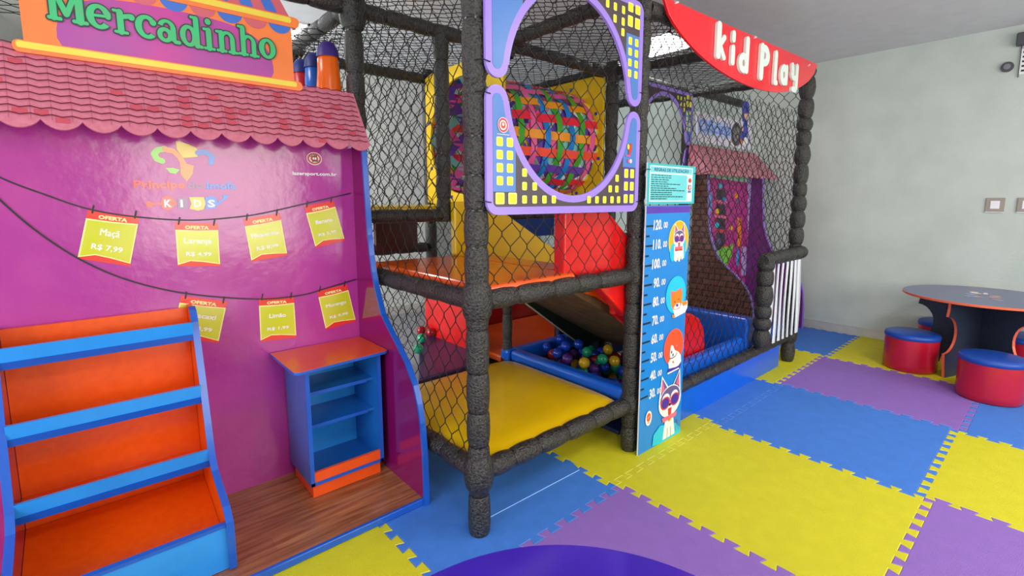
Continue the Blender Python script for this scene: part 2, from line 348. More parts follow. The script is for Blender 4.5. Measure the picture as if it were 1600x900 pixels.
def foam_mat(x, y, c, label, flat=(), y0=None, y1=None):
    X0, X1, Y0, Y1 = x, x+1, y if y0 is None else y0, y+1 if y1 is None else y1
    cs = [(X0, Y0), (X1, Y0), (X1, Y1), (X0, Y1)]; pts = []
    for i in range(4):
        a, b = cs[i], cs[(i+1) % 4]
        pts += [Vector(a)] if i in flat else edge_pts(a, b)[:-1]
    n = len(pts); ins = []; g = .0008; bw = .0018
    def off(dd):
        o = []
        for i in range(n):
            a, b, c_ = pts[i-1], pts[i], pts[(i+1) % n]; e1 = (b-a).normalized(); e2 = (c_-b).normalized()
            n1 = Vector((-e1.y, e1.x)); n2 = Vector((-e2.y, e2.x)); s_ = n1+n2; k = s_.dot(n1)
            o.append(b+s_*(dd/max(k, .5)))
        return o
    P0 = off(g); P1 = off(g+bw); mm, me_, nm = MATC[c]; b = MB(); T = .0
    b.add([(p.x, p.y, T) for p in P1], [tuple(range(n))], mm)
    b.add([(p.x, p.y, T) for p in P1]+[(p.x, p.y, T-.0016) for p in P0], [(i, i+n, (i+1) % n+n, (i+1) % n) for i in range(n)], me_)
    b.add([(p.x, p.y, T-.0016) for p in P0]+[(p.x, p.y, -.0135) for p in P0], [(i, i+n, (i+1) % n+n, (i+1) % n) for i in range(n)], me_)
    o = b.build('foam_mat'); tag(o, label, 'foam mat', 'interlocking foam floor mats')
for x, y, c, l in (
    (0, 0, 'Y', 'yellow foam mat around the foot of the height chart'), (-1, 0, 'B', 'blue foam mat under the front corner post beside the market stall'),
    (-1, -1, 'P', 'purple foam mat partly hidden by the glossy purple table edge'), (0, -1, 'Y', 'large yellow foam mat in the open middle, below the height chart'),
    (1, -1, 'B', 'blue foam mat between the yellow middle mat and the far purple mat'), (1, 0, 'B', 'blue foam mat running under the blue skirt of the ball pit'),
    (2, -1, 'P', 'purple foam mat in front of the two red stools'), (2, 0, 'Y', 'yellow foam mat around the far corner post'),
    (3, -1, 'Y', 'yellow foam mat under the round table by the wall'), (3, 0, 'B', 'blue foam mat in the far corner beside the baseboard'),
    (0, -2, 'P', 'purple foam mat in the bottom right corner of the photo'), (1, -2, 'Y', 'yellow foam mat at the right edge, beside the purple corner mat'),
    (2, -2, 'B', 'blue foam mat under the nearest red stool'), (3, -2, 'P', 'purple foam mat right of the round table, mostly out of view'),
    (-2, -1, 'B', 'blue foam mat under the pedestal of the glossy purple table'), (-2, 0, 'Y', 'yellow foam mat along the front of the market stall'),
    (1, -3, 'B', 'blue foam mat beyond the right edge'), (2, -3, 'Y', 'yellow foam mat beyond the right edge, behind the nearest stool'), (0, -3, 'Y', 'yellow foam mat beyond the lower right corner'),
    (-1, -2, 'Y', 'yellow foam mat under the front of the glossy table'), (-2, -2, 'P', 'purple foam mat under the near side of the glossy table')):
    foam_mat(x, y, c, l)

b = MB(); b.prism([(-.66, .215, 0), (-.03, .207, 0), (.0, .30, 0), (-.66, .30, 0)], (0, 0, .0035), BLU, mat('pale_blue_cut', '#a8d4f2', .5)); tag(b.build('foam_offcut', bevel=.0), 'thin blue foam strip with a pale cut edge under the front corner of the playground', 'foam mat')
# ------------------------------------------------------------------ padded tube frame of the playground
def padded(p0, p1, r, seed, ties=True, seg=.15, fat=.35):
    rnd = random.Random(seed); p0 = Vector(p0); p1 = Vector(p1); L = (p1-p0).length; d = (p1-p0).normalized()
    pts = []; rs = []; t = 0; marks = []
    while t < L:
        s = seg*rnd.uniform(.75, 1.3); e = min(L, t+s)
        if L-e < seg*.45: e = L
        bul = rnd.uniform(.0, .12)*fat; pn = 1-(1-.80)*(.55+.45*fat); pm = .5+.5*pn
        for f, k in ((0.0, pn), (.03, pm-.02), (.1, .975), (.3, 1+.03*fat+bul*.7), (.5, 1+.05*fat+bul), (.7, 1+.03*fat+bul*.7), (.9, .975), (.97, pm-.02), (1, pn)):
            if f == 0 and pts: continue
            pts.append(p0+d*(t+(e-t)*f)); rs.append(r*k*rnd.uniform(.985, 1.015))
        if e < L: marks.append(e)
        t = e
    b = MB(); b.tube(pts, rs, PADM, 18)
    if ties:
        for e in marks:
            c = p0+d*e; b.tube([c-d*.0035, c+d*.0035], r*(pn+.03), TIE, 14, cap=False)
    return b
PG = thing('playground_frame', 'black padded steel tube frame of the netted indoor playground', 'playground', (.96, 1.2, 0))
def part(mb, name, parent, **k):
    o = mb.build(name, parent, **k); o.matrix_parent_inverse = parent.matrix_basis.inverted() if parent.location.length else o.matrix_parent_inverse
    return o
PG.matrix_world = Matrix.Translation((.96, 1.2, 0))
def pin(o, parent):
    o.parent = parent; o.matrix_parent_inverse = Matrix.Translation(parent.location).inverted(); return o
sd = [100]
def post(x, y, z0, z1, r=.046, fat=.35, seg=.165, **k): sd[0] += 1; pin(padded((x, y, z0), (x, y, z1), r, sd[0], seg=seg, fat=fat).build('post', **k), PG)
def beam(a, b, r=.04, **k): sd[0] += 1; pin(padded(a, b, r, sd[0], seg=.17, fat=.5).build('beam', **k), PG)
X0, X1, X2, X3 = -.70, .336, 1.45, 2.615; Y0_, Y1_, Y2_ = .17, 1.2, 2.25; ZT = 2.42
post(X0, Y0_, 0, ZT); post(X1, Y0_, 0, ZT, .044); post(X3, Y0_, 0, ZT, .05, 1.3, .13)
post(X0, Y1_, 0, ZT); post(X1, Y1_, .02, .96, .034); post(X2, Y1_, 0, ZT, .05); post(X3, Y1_, 0, ZT)
post(-.17, Y1_, 1.24, 2.36, .044); post(X0, Y2_, 0, ZT); post(X1+.05, Y2_, 0, ZT); post(X2, Y2_, 0, ZT); post(X3, Y2_, 0, ZT)
g = .045
def joint(x, y, z, r=.062, h=.075):
    b = MB(); b.lathe((x, y, z), [(r*.72, -h), (r*.9, -h*.7), (r, -h*.25), (r, h*.25), (r*.9, h*.7), (r*.72, h)], PADM, 20); pin(b.build('joint_sleeve'), PG)
for z in (.265, .978): joint(X0, Y0_, z); joint(X1, Y0_, z, .056, .06)
joint(X0, Y1_, .978); joint(X0, Y1_, 2.33, .07, .09); joint(X3, Y0_, .235, .064, .07); joint(X2, Y1_, 2.38, .062); joint(X1, Y1_, 2.36, .062)
for z in (.265, .978, ZT-.02): beam((X0+g, Y0_, z), (X1-g, Y0_, z), .042)
beam((X1+g, Y0_, .225), (X3-g, Y0_, .225), .036); beam((X1+g, Y0_, 2.315), (X3-g, Y0_, 2.345))
for z in (.265, .978, ZT-.02): beam((X0, Y0_+g, z), (X0, Y1_-g, z))
beam((X0, Y1_+g, 2.36), (X0, Y2_-g, 2.36)); beam((X0, Y1_+g, .978), (X0, Y2_-g, .978))
beam((X0+g, Y1_, 2.34), (X1, Y1_, 2.34)); beam((X0+g, Y1_, 1.28), (-.17, Y1_, 1.28), .038); beam((X1-.5, Y1_, 1.275), (X2-g, Y1_, 1.275), .036)
beam((X0-g, Y1_, 2.34), (-2.2, Y1_, 2.34)); beam((X0+g, Y2_, 2.345), (X1, Y2_, 2.345))
beam((X1, Y1_, 2.37), (X2, Y1_, 2.37)); beam((X1, Y0_+g, 2.385), (X1, Y1_, 2.385)); beam((X2, Y1_+g, 2.40), (X2, Y2_-g, 2.40))
beam((X2+g, Y1_, 2.38), (X3-g, Y1_, 2.38)); beam((X3, Y0_+g, 2.345), (X3, Y2_-g, 2.40)); beam((X1+.1, Y2_, 2.38), (X3-g, Y2_, 2.38))
beam((X3+g, Y1_, 2.42), (3.76, Y1_, 2.42)); beam((X2, Y0_+.04, 2.33), (X2, Y1_-g, 2.38), .034)
beam((X2+g, Y2_, 1.95), (X3-g, Y2_, 1.95)); beam((X3, Y1_+g, .978), (X3, Y2_, .978)); beam((X0+g, Y2_, .978), (X1, Y2_, .978))
beam((X2+g, Y2_, 1.25), (X3-g, Y2_, 1.25)); beam((X0, Y1_+g, 1.28), (X0, Y2_-g, 1.28), .036)

# nets -------------------------------------------------------------
def net(o, us, ut, W, H, cw=.09, ch=.116, r=.0023, seed=1, keep=None, name='safety_net', poly=None):
    rnd = random.Random(seed); o = Vector(o); us = Vector(us).normalized(); ut = Vector(ut).normalized(); nn = us.cross(ut)
    nx = max(2, round(W/cw*2)); ny = max(2, round(H/ch*2)); dx = W/nx; dy = H/ny; P = {}
    for i in range(nx+1):
        for j in range(ny+1):
            if (i+j) % 2 == 0:
                jx = rnd.uniform(-.07, .07)*dx if 0 < i < nx else 0; jy = rnd.uniform(-.07, .07)*dy if 0 < j < ny else 0
                P[i, j] = (i*dx+jx, j*dy+jy, rnd.uniform(-.004, .004))
    b = MB()
    for (i, j), p in P.items():
        for di in (-1, 1):
            q = P.get((i+di, j+1))
            if not q: continue
            if keep and not keep((p[0]+q[0])/2, (p[1]+q[1])/2): continue
            k = .13*dy
            a = o+us*p[0]+ut*(p[1]+k)+nn*p[2]; c = o+us*q[0]+ut*(q[1]-k)+nn*q[2]
            b.tube([a, c], r, NET, 4, cap=False)
        if keep and not keep(p[0], p[1]): continue
        c = o+us*p[0]+ut*p[1]+nn*p[2]; b.tube([c-ut*.13*dy, c+ut*.13*dy], r*1.35, NET, 4, cap=False)
    return pin(b.build(name), PG)
H_ = ZT-.05
net((X0+.04, Y0_, 1.0), (1, 0, 0), (0, 0, 1), .96, 1.39, seed=2)
net((X1+.04, Y0_-.005, .26), (1, 0, 0), (0, 0, 1), 2.22, 2.06, cw=.082, ch=.108, seed=3,
    keep=lambda s, t: not (s > 1.6 and t < .66) and not (t > 1.79 and s > .45))
net((X0-.01, Y0_+.04, .3), (0, 1, 0), (0, 0, 1), .95, .64, seed=4); net((X0-.01, Y0_+.04, 1.0), (0, 1, 0), (0, 0, 1), .95, 1.36, seed=5)
net((X0, Y1_+.04, .3), (0, 1, 0), (0, 0, 1), .97, 2.04, seed=6)
net((X0+.04, Y2_, .05), (1, 0, 0), (0, 0, 1), .96, 2.27, cw=.085, ch=.11, seed=7)
net((X1+.1, Y2_, .05), (1, 0, 0), (0, 0, 1), 2.1, 2.27, cw=.085, ch=.11, seed=8)
net((X0+.04, Y1_, 1.3), (1, 0, 0), (0, 0, 1), .5, 1.0, seed=11)
net((X3, Y0_+.04, .27), (0, 1, 0), (0, 0, 1), .98, 2.1, cw=.085, ch=.11, seed=9)
net((X0, Y0_, ZT-.03), (1, 0, 0), (0, 1, 0), 1.04, 2.08, cw=.085, ch=.085, r=.0022, seed=12)
net((X1, Y0_+.03, 2.345), (1, 0, 0), (0, 1, .02), 2.28, 2.05, cw=.085, ch=.085, r=.0022, seed=13)
net((-2.2, Y1_, 2.2), (1, 0, 0), (0, 1, 0), 1.48, 1.04, cw=.11, ch=.11, seed=14)

# decks ------------------------------------------------------------
def cushion(x0, x1, y0, y1, z0, z1, m, name, label, bev=.02):
    b = MB(); b.box(x0, x1, y0, y1, z0, z1, m); return pin(b.build(name, bevel=bev, seg=4, label=label), PG)
b = MB()   # lower yellow pad, slightly domed over its edge tubes
nx, ny = 24, 16; gx0, gx1, gy0, gy1 = X0+.03, X1-.05, Y0_-.005, Y1_-.06
vs = []
for j in range(ny+1):
    for i in range(nx+1):
        u_, v_ = i/nx, j/ny; e = min(u_, 1-u_)*nx*.06+0; e2 = min(v_, 1-v_)*ny*.06
        zz = .318-.035*math.exp(-(e/.05)) - .035*math.exp(-(e2/.05)) + .003*math.sin(u_*19+v_*3)*math.exp(-v_*4)
        vs.append((gx0+(gx1-gx0)*u_, gy0+(gy1-gy0)*v_, zz))
b.add(vs, [(j*(nx+1)+i, j*(nx+1)+i+1, (j+1)*(nx+1)+i+1, (j+1)*(nx+1)+i) for j in range(ny) for i in range(nx)], VYEL, True)
b.box(gx0+.01, gx1-.01, gy0+.03, gy1-.005, .22, .262, VYEL)
pin(b.build('deck_pad', label='glossy yellow lower deck pad'), PG)
cushion(X0+.03, -.13, Y0_-.01, Y1_-.03, .985, 1.035, VORA, 'deck_pad', 'glossy orange middle deck pad')
cushion(X0+.03, X1-.02, Y1_+.02, Y2_-.03, 1.26, 1.335, VYEL, 'deck_pad', 'yellow upper deck pad before the tunnel')
b = MB(); b.prism([(-.37, 1.215, .2), (.17, 1.215, .2), (.23, 1.5, .2), (.25, 2.12, .2), (.17, 2.12, .2)], (0, 0, .08), VPUR); pin(b.build('floor_pad', bevel=.01, label='dark purple floor pad'), PG)
b = MB(); b.box(.22, .27, 1.52, 2.12, 0, .86, VRED); pin(b.build('side_pad', bevel=.02, label='glossy red upright pad'), PG)
b = MB(); b.box(.45, 1.95, 2.08, 2.13, 0, .9, VDRED); pin(b.build('side_pad', bevel=.01, label='dark red back board'), PG)
b = MB(); b.box(.36, 1.95, 1.3, 2.06, .2, .25, VORA); pin(b.build('floor_pad', bevel=.01, label='orange red floor pad'), PG)
b = MB(); b.box(-.16, .2, 2.16, 2.2, .98, 1.26, mat('maroon_board', '#4a1220', .4)); pin(b.build('side_pad', label='maroon board under the upper deck'), PG)
b = MB(); b.box(1.1, 1.75, 2.12, 2.16, 1.02, 1.3, mat('navy_pad', '#1d3f86', .4)); pin(b.build('side_pad', label='navy blue board'), PG)
b = MB(); b.box(1.5, 1.9, 1.5, 1.54, .95, 1.35, VBLU); pin(b.build('side_pad', label='bright blue board'), PG)
b = MB(); b.box(X1+.045, 2.41, Y0_-.008, Y0_+.008, .0, .2, VBLU); pin(b.build('skirt_board', bevel=.003, label='bright blue skirt board below the long front beam'), PG)

# ------------------------------------------------------------------ ball pit
BP = thing('ball_pit', 'blue padded ball pit border inside the netted playground', 'ball pit', (1.1, .7, 0))
def pb(x0, x1, y0, y1, z0, z1, lab=None, m=VBLU, bev=.022):
    b = MB(); b.box(x0, x1, y0, y1, z0, z1, m); pin(b.build('wall_pad', bevel=bev, seg=4, label=lab), BP)
pb(X1-.035, X1+.05, .2, 1.13, .27, .345, 'left edge pad'); pb(X1-.035, X1+.05, 1.15, 1.24, .255, .34)
pb(X1+.05, 1.9, 1.15, 1.23, .22, .33, 'back edge pad'); pb(.45, 1.86, .215, .29, .02, .335, 'front edge pad'); pb(1.88, 2.0, .21, 1.25, .02, .475, 'tall end pad')
pb(.9, 1.9, 1.24, 1.30, .01, .62, 'added dark navy panel for the pit shade', mat('pit_shade_navy', '#10182e', .5)); b = MB(); b.box(.42, 1.9, .3, 1.15, .005, .03, mat('pit_floor', '#1b2a55', .6)); pin(b.build('pit_floor'), BP)  # navy back panel is added, its near-black carries the shade under the slide
BC = {'blue': mat('ball_blue', '#1442c0', .2, coat=.3), 'yellow': mat('ball_yellow', '#cfa414', .2, coat=.3), 'green': mat('ball_green', '#16a070', .2, coat=.3), 'red': mat('ball_red', '#a81018', .2, coat=.3), 'purple': mat('ball_purple', '#5a2a8a', .2, coat=.3)}
protos = {}
def pit_ball(x, y, z, c, label, group='plastic balls heaped in the ball pit', r=.037):
    if c not in protos:
        b = MB(); b.ball((0, 0, 0), r, BC[c]); o = b.build('play_ball'); protos[c] = o
    else: o = protos[c].copy(); COL.objects.link(o)
    o.location = (x, y, z); tag(o, label, 'ball', group)
occ = []
def free(x, y, z, d=.073):
    return all((x-a)**2+(y-b_)**2+(z-c_)**2 >= d*d for a, b_, c_ in occ)
named = [(855, 543, .30, 'blue', 'leftmost blue ball of the lit cluster in the ball pit'), (876, 530, .36, 'blue', 'topmost blue ball of the lit cluster in the ball pit'),
         (884, 541, .355, 'blue', 'blue ball right of the small yellow one in the lit cluster'), (871, 552, .32, 'blue', 'shiny blue ball at the front of the lit cluster'),
         (904, 538, .34, 'blue', 'lone blue ball just right of the lit cluster'), (913, 567, .33, 'yellow', 'bright yellow ball beside the blue left edge of the pit'),
         (886, 561, .30, 'purple', 'shaded purple ball in front of the blue cluster'), (875, 561, .29, 'red', 'dark red ball below the blue cluster'), (898, 560, .31, 'blue', 'blue ball left of the bright yellow ball'),
         (917, 550, .31, 'green', 'green ball behind the bright yellow ball'), (941, 561, .30, 'green', 'green ball deep in the shaded pit'), (950, 546, .30, 'yellow', 'yellow ball deep in the shaded pit'), (960, 564, .29, 'yellow', 'dull yellow ball nearest the padded post')]
for px, py, z, c, l in named:
    p = at(px, py, 2, z); x, y = p.x, p.y
    for _ in range(60):
        if free(x, y, z): break
        y += .008; x += .003
    occ.append((x, y, z)); pit_ball(x, y, z, c, l)
rnd = random.Random(5); cols = ['blue', 'blue', 'green', 'purple', 'blue', 'purple', 'green', 'yellow', 'red']  # dark hues favoured: the pit's shade is put into the ball colours
n = 0
for k in range(6000):
    x = rnd.uniform(.50, 1.84); y = rnd.uniform(.34, 1.1); layer = rnd.choice((.07, .14, .21)); z = layer
    if z > .18 and x > 1.1: z = .14
    if z > .12 and x > 1.24: z = .07
    if free(x, y, z, .0735):
        occ.append((x, y, z)); c = rnd.choice(cols) if x > .85 else rnd.choice(('blue', 'blue', 'blue', 'purple', 'green')); n += 1
        pit_ball(x, y, z, c, '%s plastic ball lying loose among others in the ball pit' % c, 'loose %s balls filling the ball pit' % c)
        if n >= 170: break
for px, py, c, l in ((659, 513, 'red', 'red ball above the two green ones at the edge of the purple pad'), (674, 516, 'red', 'red ball partly hidden right of the other red one at the purple pad'), (660, 525, 'green', 'bright green ball at the edge of the purple pad'), (655, 541, 'green', 'dark green ball, lowest of the ones beside the purple pad')):
    p = at(px, py, 2, .318); pit_ball(p.x-.035, p.y-.05, .318, c, l, 'balls stuck beside the purple pad')

# ------------------------------------------------------------------ slide
SL = thing('slide', 'red and yellow padded slide running down into the ball pit', 'slide', (.6, .7, 0))
def side(poly, y, th, m, name, lab): b = MB(); b.prism([(x, y, z) for x, z in poly], (0, th, 0), m); return pin(b.build(name, bevel=.012, seg=3, label=lab), SL)
def q(px, py, y): p = at(px, py, 1, y); return (p.x, p.z)
yR = .205
side([(-.17, .985), (-.17, 1.34), (.12, 1.34)]+[(.345, 1.165), (.345, .735), (.10, .93), (.05, .985)], yR, .07, VRED, 'side_board', 'thick red upper side board')
side([(.36, 1.15), (.36, .735), (.99, .3), (1.40, .3), (1.41, .36), (1.38, .48), (1.31, .56), (1.2, .61), (1.08, .625), (.98, .655)], .30, .05, VRED, 'side_board', 'red lower side board with a rounded end')
side([(-.16, 1.04), (-.16, 1.36), (.1, 1.36), (.28, 1.262), (.95, .878), (1.5, .56), (1.5, .32), (1.3, .27), (.25, .87), (.0, 1.0)], 1.10, .05, VYEL, 'side_board', 'yellow far side board')
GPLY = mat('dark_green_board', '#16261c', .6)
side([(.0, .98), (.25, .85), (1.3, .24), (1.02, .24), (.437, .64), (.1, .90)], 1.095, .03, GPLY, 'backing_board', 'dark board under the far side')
b = MB(); b.tube([(.30, 1.09, .745), (.437, 1.09, .645), (.93, 1.09, .30)], .006, mat('pale_edge', '#c9c2b0', .5), 6); pin(b.build('edge_strip', label='pale edge strip'), SL)
b = MB(); b.prism([(-.12, .33, 1.033), (.06, .33, 1.033), (.25, .33, .93), (1.35, .33, .3), (1.35, .33, .24), (.25, .33, .84), (-.12, .33, .97)], (0, .75, 0), VORA); pin(b.build('slide_bed', label='orange slide bed'), SL)
b = MB(); b.prism([(-.1, .36, .968), (.02, .36, .955), (.25, .36, .835), (1.3, .36, .262), (1.3, .36, .225), (.25, .36, .79), (.0, .36, .92), (-.1, .36, .935)], (0, .73, 0), PLY); pin(b.build('bed_support', label='bare plywood underside'), SL)

# ------------------------------------------------------------------ woven crawl tunnel
TN = thing('crawl_tunnel', 'round crawl tunnel woven from colourful straps between yellow end boards', 'tunnel', (.85, 1.72, 1.34))
cy, cz, R = 1.72, 1.845, .44
def holed(x, th, name, lab):
    b = MB(); ya, yb, za, zb = 1.235, 2.21, 1.34, 2.36; n = 48; out = []; inn = []
    for k in range(n):
        t = 2*PI*k/n+PI/4; c, s = math.cos(t), math.sin(t); inn.append((x, cy+R*.97*c, cz+R*.97*s))
        sc = min(((yb-cy) if c > 0 else (cy-ya))/max(1e-6, abs(c)), ((zb-cz) if s > 0 else (cz-za))/max(1e-6, abs(s))); out.append((x, cy+sc*c, cz+sc*s))
    e = lambda L: [(p[0]+th, p[1], p[2]) for p in L]; A = out+inn+e(out)+e(inn); f = []
    for k in range(n):
        j = (k+1) % n; f += [(k, j, n+j, n+k), (2*n+k, 3*n+k, 3*n+j, 2*n+j), (k, 2*n+k, 2*n+j, j), (n+k, n+j, 3*n+j, 3*n+k)]
    b.add(A, f, mat('yellow_painted_board', '#dfb80e', .6, var=.03, spec=.3)); bolts = mat('blue_bolt_cap', '#2a35b0', .3)
    for k in range(8):
        t = 2*PI*k/8+.3; c = Vector((x-.006, cy+R*1.07*math.cos(t), cz+R*1.07*math.sin(t))); b.tube([c, c+Vector((.008, 0, 0))], .014, bolts, 10)
    return pin(b.build(name, label=lab), TN)
holed(X1+.0, .02, 'end_board', 'yellow end board with a round opening and blue bolt caps'); holed(X2-.07, .02, 'end_board', 'far yellow end board')
SC_ = {k: mat('strap_'+k, h, .4) for k, h in dict(orange='#f59a18', red='#ee2440', coral='#fb4f36', purple='#6a3fae', blue='#1481d6', green='#46a72c', pink='#ee5fa0', aqua='#7fc6c0').items()}
b = MB(); xa, xb = X1+.02, X2-.07; nA, nC = 22, 8
def strip(pts3, wdir, wd, m):
    vs = []
    for p, w_ in zip(pts3, wdir): vs += [p-w_*wd/2, p+w_*wd/2]
    b.add(vs, [(2*i, 2*i+1, 2*i+3, 2*i+2) for i in range(len(pts3)-1)], m, True)
axc = ['orange', 'coral', 'purple', 'red', 'orange', 'coral', 'purple', 'red', 'pink', 'orange', 'red']
for k in range(nA):
    t = 2*PI*k/nA; pts = []; wd = []
    for i in range(nC*4+1):
        f = i/(nC*4); rr = R+.007*math.cos(PI*f*nC+PI*k); pts.append(Vector((xa+(xb-xa)*f, cy+rr*math.cos(t), cz+rr*math.sin(t)))); wd.append(Vector((0, -math.sin(t), math.cos(t))))
    strip(pts, wd, .064, SC_[axc[k % 11]])
for j in range(nC):
    x = xa+(xb-xa)*(j+.5)/nC; pts = []; wd = []
    for i in range(nA*4+1):
        t = 2*PI*i/(nA*4); rr = R-.007*math.cos(PI*i/4)*(1 if j % 2 else -1); sw = .012*math.sin(t*3+j)
        pts.append(Vector((x+sw, cy+rr*math.cos(t), cz+rr*math.sin(t)))); wd.append(Vector((1, 0, 0)))
    strip(pts, wd, .06, SC_[['blue', 'green', 'pink', 'blue', 'green', 'blue', 'green', 'pink'][j]])
for s in (1, -1):
    for k in range(12):
        pts = []; wd = []
        for i in range(25):
            f = i/24; t = 2*PI*k/12+s*f*2.2; rr = R-.018; pts.append(Vector((xa+(xb-xa)*f, cy+rr*math.cos(t), cz+rr*math.sin(t)))); wd.append(Vector((.75, -math.sin(t)*.66*-s, math.cos(t)*.66*-s)).normalized())
        strip(pts, wd, .07, SC_[('aqua', 'pink', 'purple')[k % 3]])
pin(b.build('woven_sleeve', recalc=False), TN)

# ------------------------------------------------------------------ city sign boards (pierced, in two halves each)
def half(s, a, b_, ww, hh, d, up=1):
    "outline of the lower half (up=1) with everything moved inwards by d; mirrored for the upper half"
    lw = (ww-a)/2; lr = lw-d; zc = -.012-lw; o = []; r = max(.004, .05-d)
    o += [(-ww+d+r-r*math.cos(t), -hh+d+r-r*math.sin(t)) for t in [PI/2*(1-k/5) for k in range(6)]]
    # left outer edge up to the rounded leg end
    o += [(-(ww+a)/2-lr*math.cos(t), zc+lr*math.sin(t)) for t in [PI*k/10 for k in range(11)]]
    A, B = a+d, b_+d; t0 = math.asin(min(.99, -zc/B))
    o += [(A*math.cos(t), B*math.sin(t)) for t in [-(PI-t0)+(PI-2*t0)*k/36 for k in range(37)]]
    o += [((ww+a)/2-lr*math.cos(t), zc+lr*math.sin(t)) for t in [PI*k/10 for k in range(11)]]
    o += [(ww-d-r+r*math.cos(t), -hh+d+r-r*math.sin(t)) for t in [PI/2*k/5 for k in range(6)]]
    return [(x, z*up) for x, z in o]
def city_sign(cx, y, cz, label, fine=True):
    t = thing('pierced_city_sign', label, 'sign', (cx, y, cz)); ww, hh, a, b_ = .477, .487, .372, .412
    for up in (1, -1):
        pl = Pl((cx, y, cz), (1, 0, 0), (0, 0, 1), (0, -1, 0)); out = half(0, a, b_, ww, hh, 0, up)
        m = MB(); m.prism([(cx+x, y, cz+z) for x, z in out], (0, .012, 0), LILA)
        ar = Art(pl, m); f = half(0, a, b_, ww, hh, .03, up); ar.poly(f, DUSK); ar.lay()
        ar.poly(clip(clip(f, 1, 0, -.335), 0, -up, .40), SKYB) if up == 1 else ar.poly(clip(f, 1, 0, -.30), SKYB)
        if up == 1:
            ar.poly(clip(clip(f, -1, 0, -.345), 0, -1, .275), SKYB); ar.poly(clip(clip(f, -1, 0, -.345), 0, 1, -.275), VIO)
        else: ar.poly(clip(clip(f, -1, 0, -.345), 0, 1, .33), SKYB)
        ar.lay()
        def win(x, z, s=.022, sh=None): ar.rect(x-s, x+s, z-(sh or s), z+(sh or s), WINC, .006); ar.rect(x-s*.82, x+s*.82, z-(sh or s)*.82, z+(sh or s)*.82, WINY, .004)
        if up == 1:
            for r_ in range(4):
                for c_ in (-.415, -.365): win(c_, -.215-.048*r_, .016, .017)
            for c_ in (-.415, -.352): win(c_, -.425, .022)
            for r_, row in enumerate(((-.29,), (-.29, -.235), (-.29, -.235, -.18, -.125))):
                for c_ in row: win(c_, -.325-.052*r_ , .013, .016)
            for r_, row in enumerate(((.30,), (.25, .30), (.10, .155, .21, .265, .315))):
                for c_ in row: win(c_, -.33-.05*r_, .013, .016)
            for r_ in range(3):
                for c_ in (.37, .417): win(c_, -.305-.06*r_, .016, .021)
            if fine:
                ar.ell(-.40, -.155, .026, .028, WHT); ar.ell(-.40, -.155, .024, .026, LOGOR); ar.ell(-.40, -.155, .017, .018, WHT); ar.ell(-.40, -.155, .012, .013, LOGOR); ar.ell(-.40, -.152, .005, .006, WHT)
                ar.rect(-.43, -.37, -.19, -.188, WHT)
                P = mat('logo_pink', '#e85a92', .3); ar.ell(.395, -.19, .011, .03, LOGOR, rot=-.2); ar.ell(.38, -.18, .009, .013, WINY); ar.line([(.365, -.222), (.395, -.222)], .007, P); ar.ell(.385, -.246, .009, .009, P); ar.ell(.402, -.246, .009, .01, WHT)
        else:
            for r_ in range(4):
                for c_ in (.375, .425): win(c_, .30-.048*r_, .014, .017)
            for c_ in (.37, .425): win(c_, .385, .02, .024); win(c_, .445, .02, .02)
            for z_, row in ((.325, (.315,)), (.37, (.255, .315)), (.42, (.255, .315, .2))):
                for c_ in row: win(c_, z_, .012, .017)
        ar.d = .0008
        pin(m.build('sign_half', recalc=False, label='lower half with yellow windows' if up == 1 else 'upper half'), t)
    for dx, dz in ((-ww, -.44), (-ww, -.05), (-ww, .06), (ww, -.44), (ww, -.1), (ww, .08)):
        s = 1 if dx > 0 else -1; p = Vector((cx+dx-s*.018, y-.004, cz+dz)); tie = MB(); tie.tube([p, p+Vector((s*.03, .002, .004)), p+Vector((s*.05, .03, .004))], .0022, TIE, 6); pin(tie.build('cable_tie'), t)
    return t
city_sign(-.222, .105, 1.80, 'large lilac city skyline sign with a round opening, tied to the front net')
city_sign(2.12, 1.135, 1.87, 'smaller looking lilac city skyline sign, seen through the net inside the playground', False)

# ------------------------------------------------------------------ height chart and rules sign
yC = .092
HC = thing('height_chart', 'tall blue height chart board with white numbers and cartoon pets beside the padded post', 'height chart', (.525, yC, 0))
pl = Pl((0, yC, 0), (1, 0, 0), (0, 0, 1), (0, -1, 0))
m = MB(); cx0, cx1 = .312, .742; m.prism([(cx0, yC, .0), (cx1, yC, 0), (cx1, yC, 1.34), (cx0, yC, 1.34)], (0, .008, 0), CHB, WHT)
ar = Art(pl, m); ar.rect(cx0+.004, cx1-.004, 1.30, 1.335, PURP)
for k in range(30, 121, 5):
    z = .012+k*.0102; L = .075 if k % 10 == 0 else .035
    ar.rect(cx0+.004, cx0+L, z-.005, z+.005, BLK)
for k in range(30, 121, 10):
    z = .012+k*.0102; x0 = .378 if k >= 100 else .398
    ar.text('%d.' % k, (x0, z-.02), (.458, z-.018), .052, WHT, .03, .08); ar.text('00', (.472, z-.014), (.512, z-.014), .034, WHT, .02, .08)
HUS = mat('husky_grey', '#6a5a8c', .4); PNK = mat('pet_pink', '#ef6a8e', .4); CYA = mat('pet_cyan', '#1fc6ea', .4); GOLD = mat('pet_gold', '#f2b40e', .4); FOX = mat('pet_orange', '#f08418', .4); RNG = mat('badge_orange', '#f2571e', .4); SHD = mat('sunglass_violet', '#4a2fa0', .35)
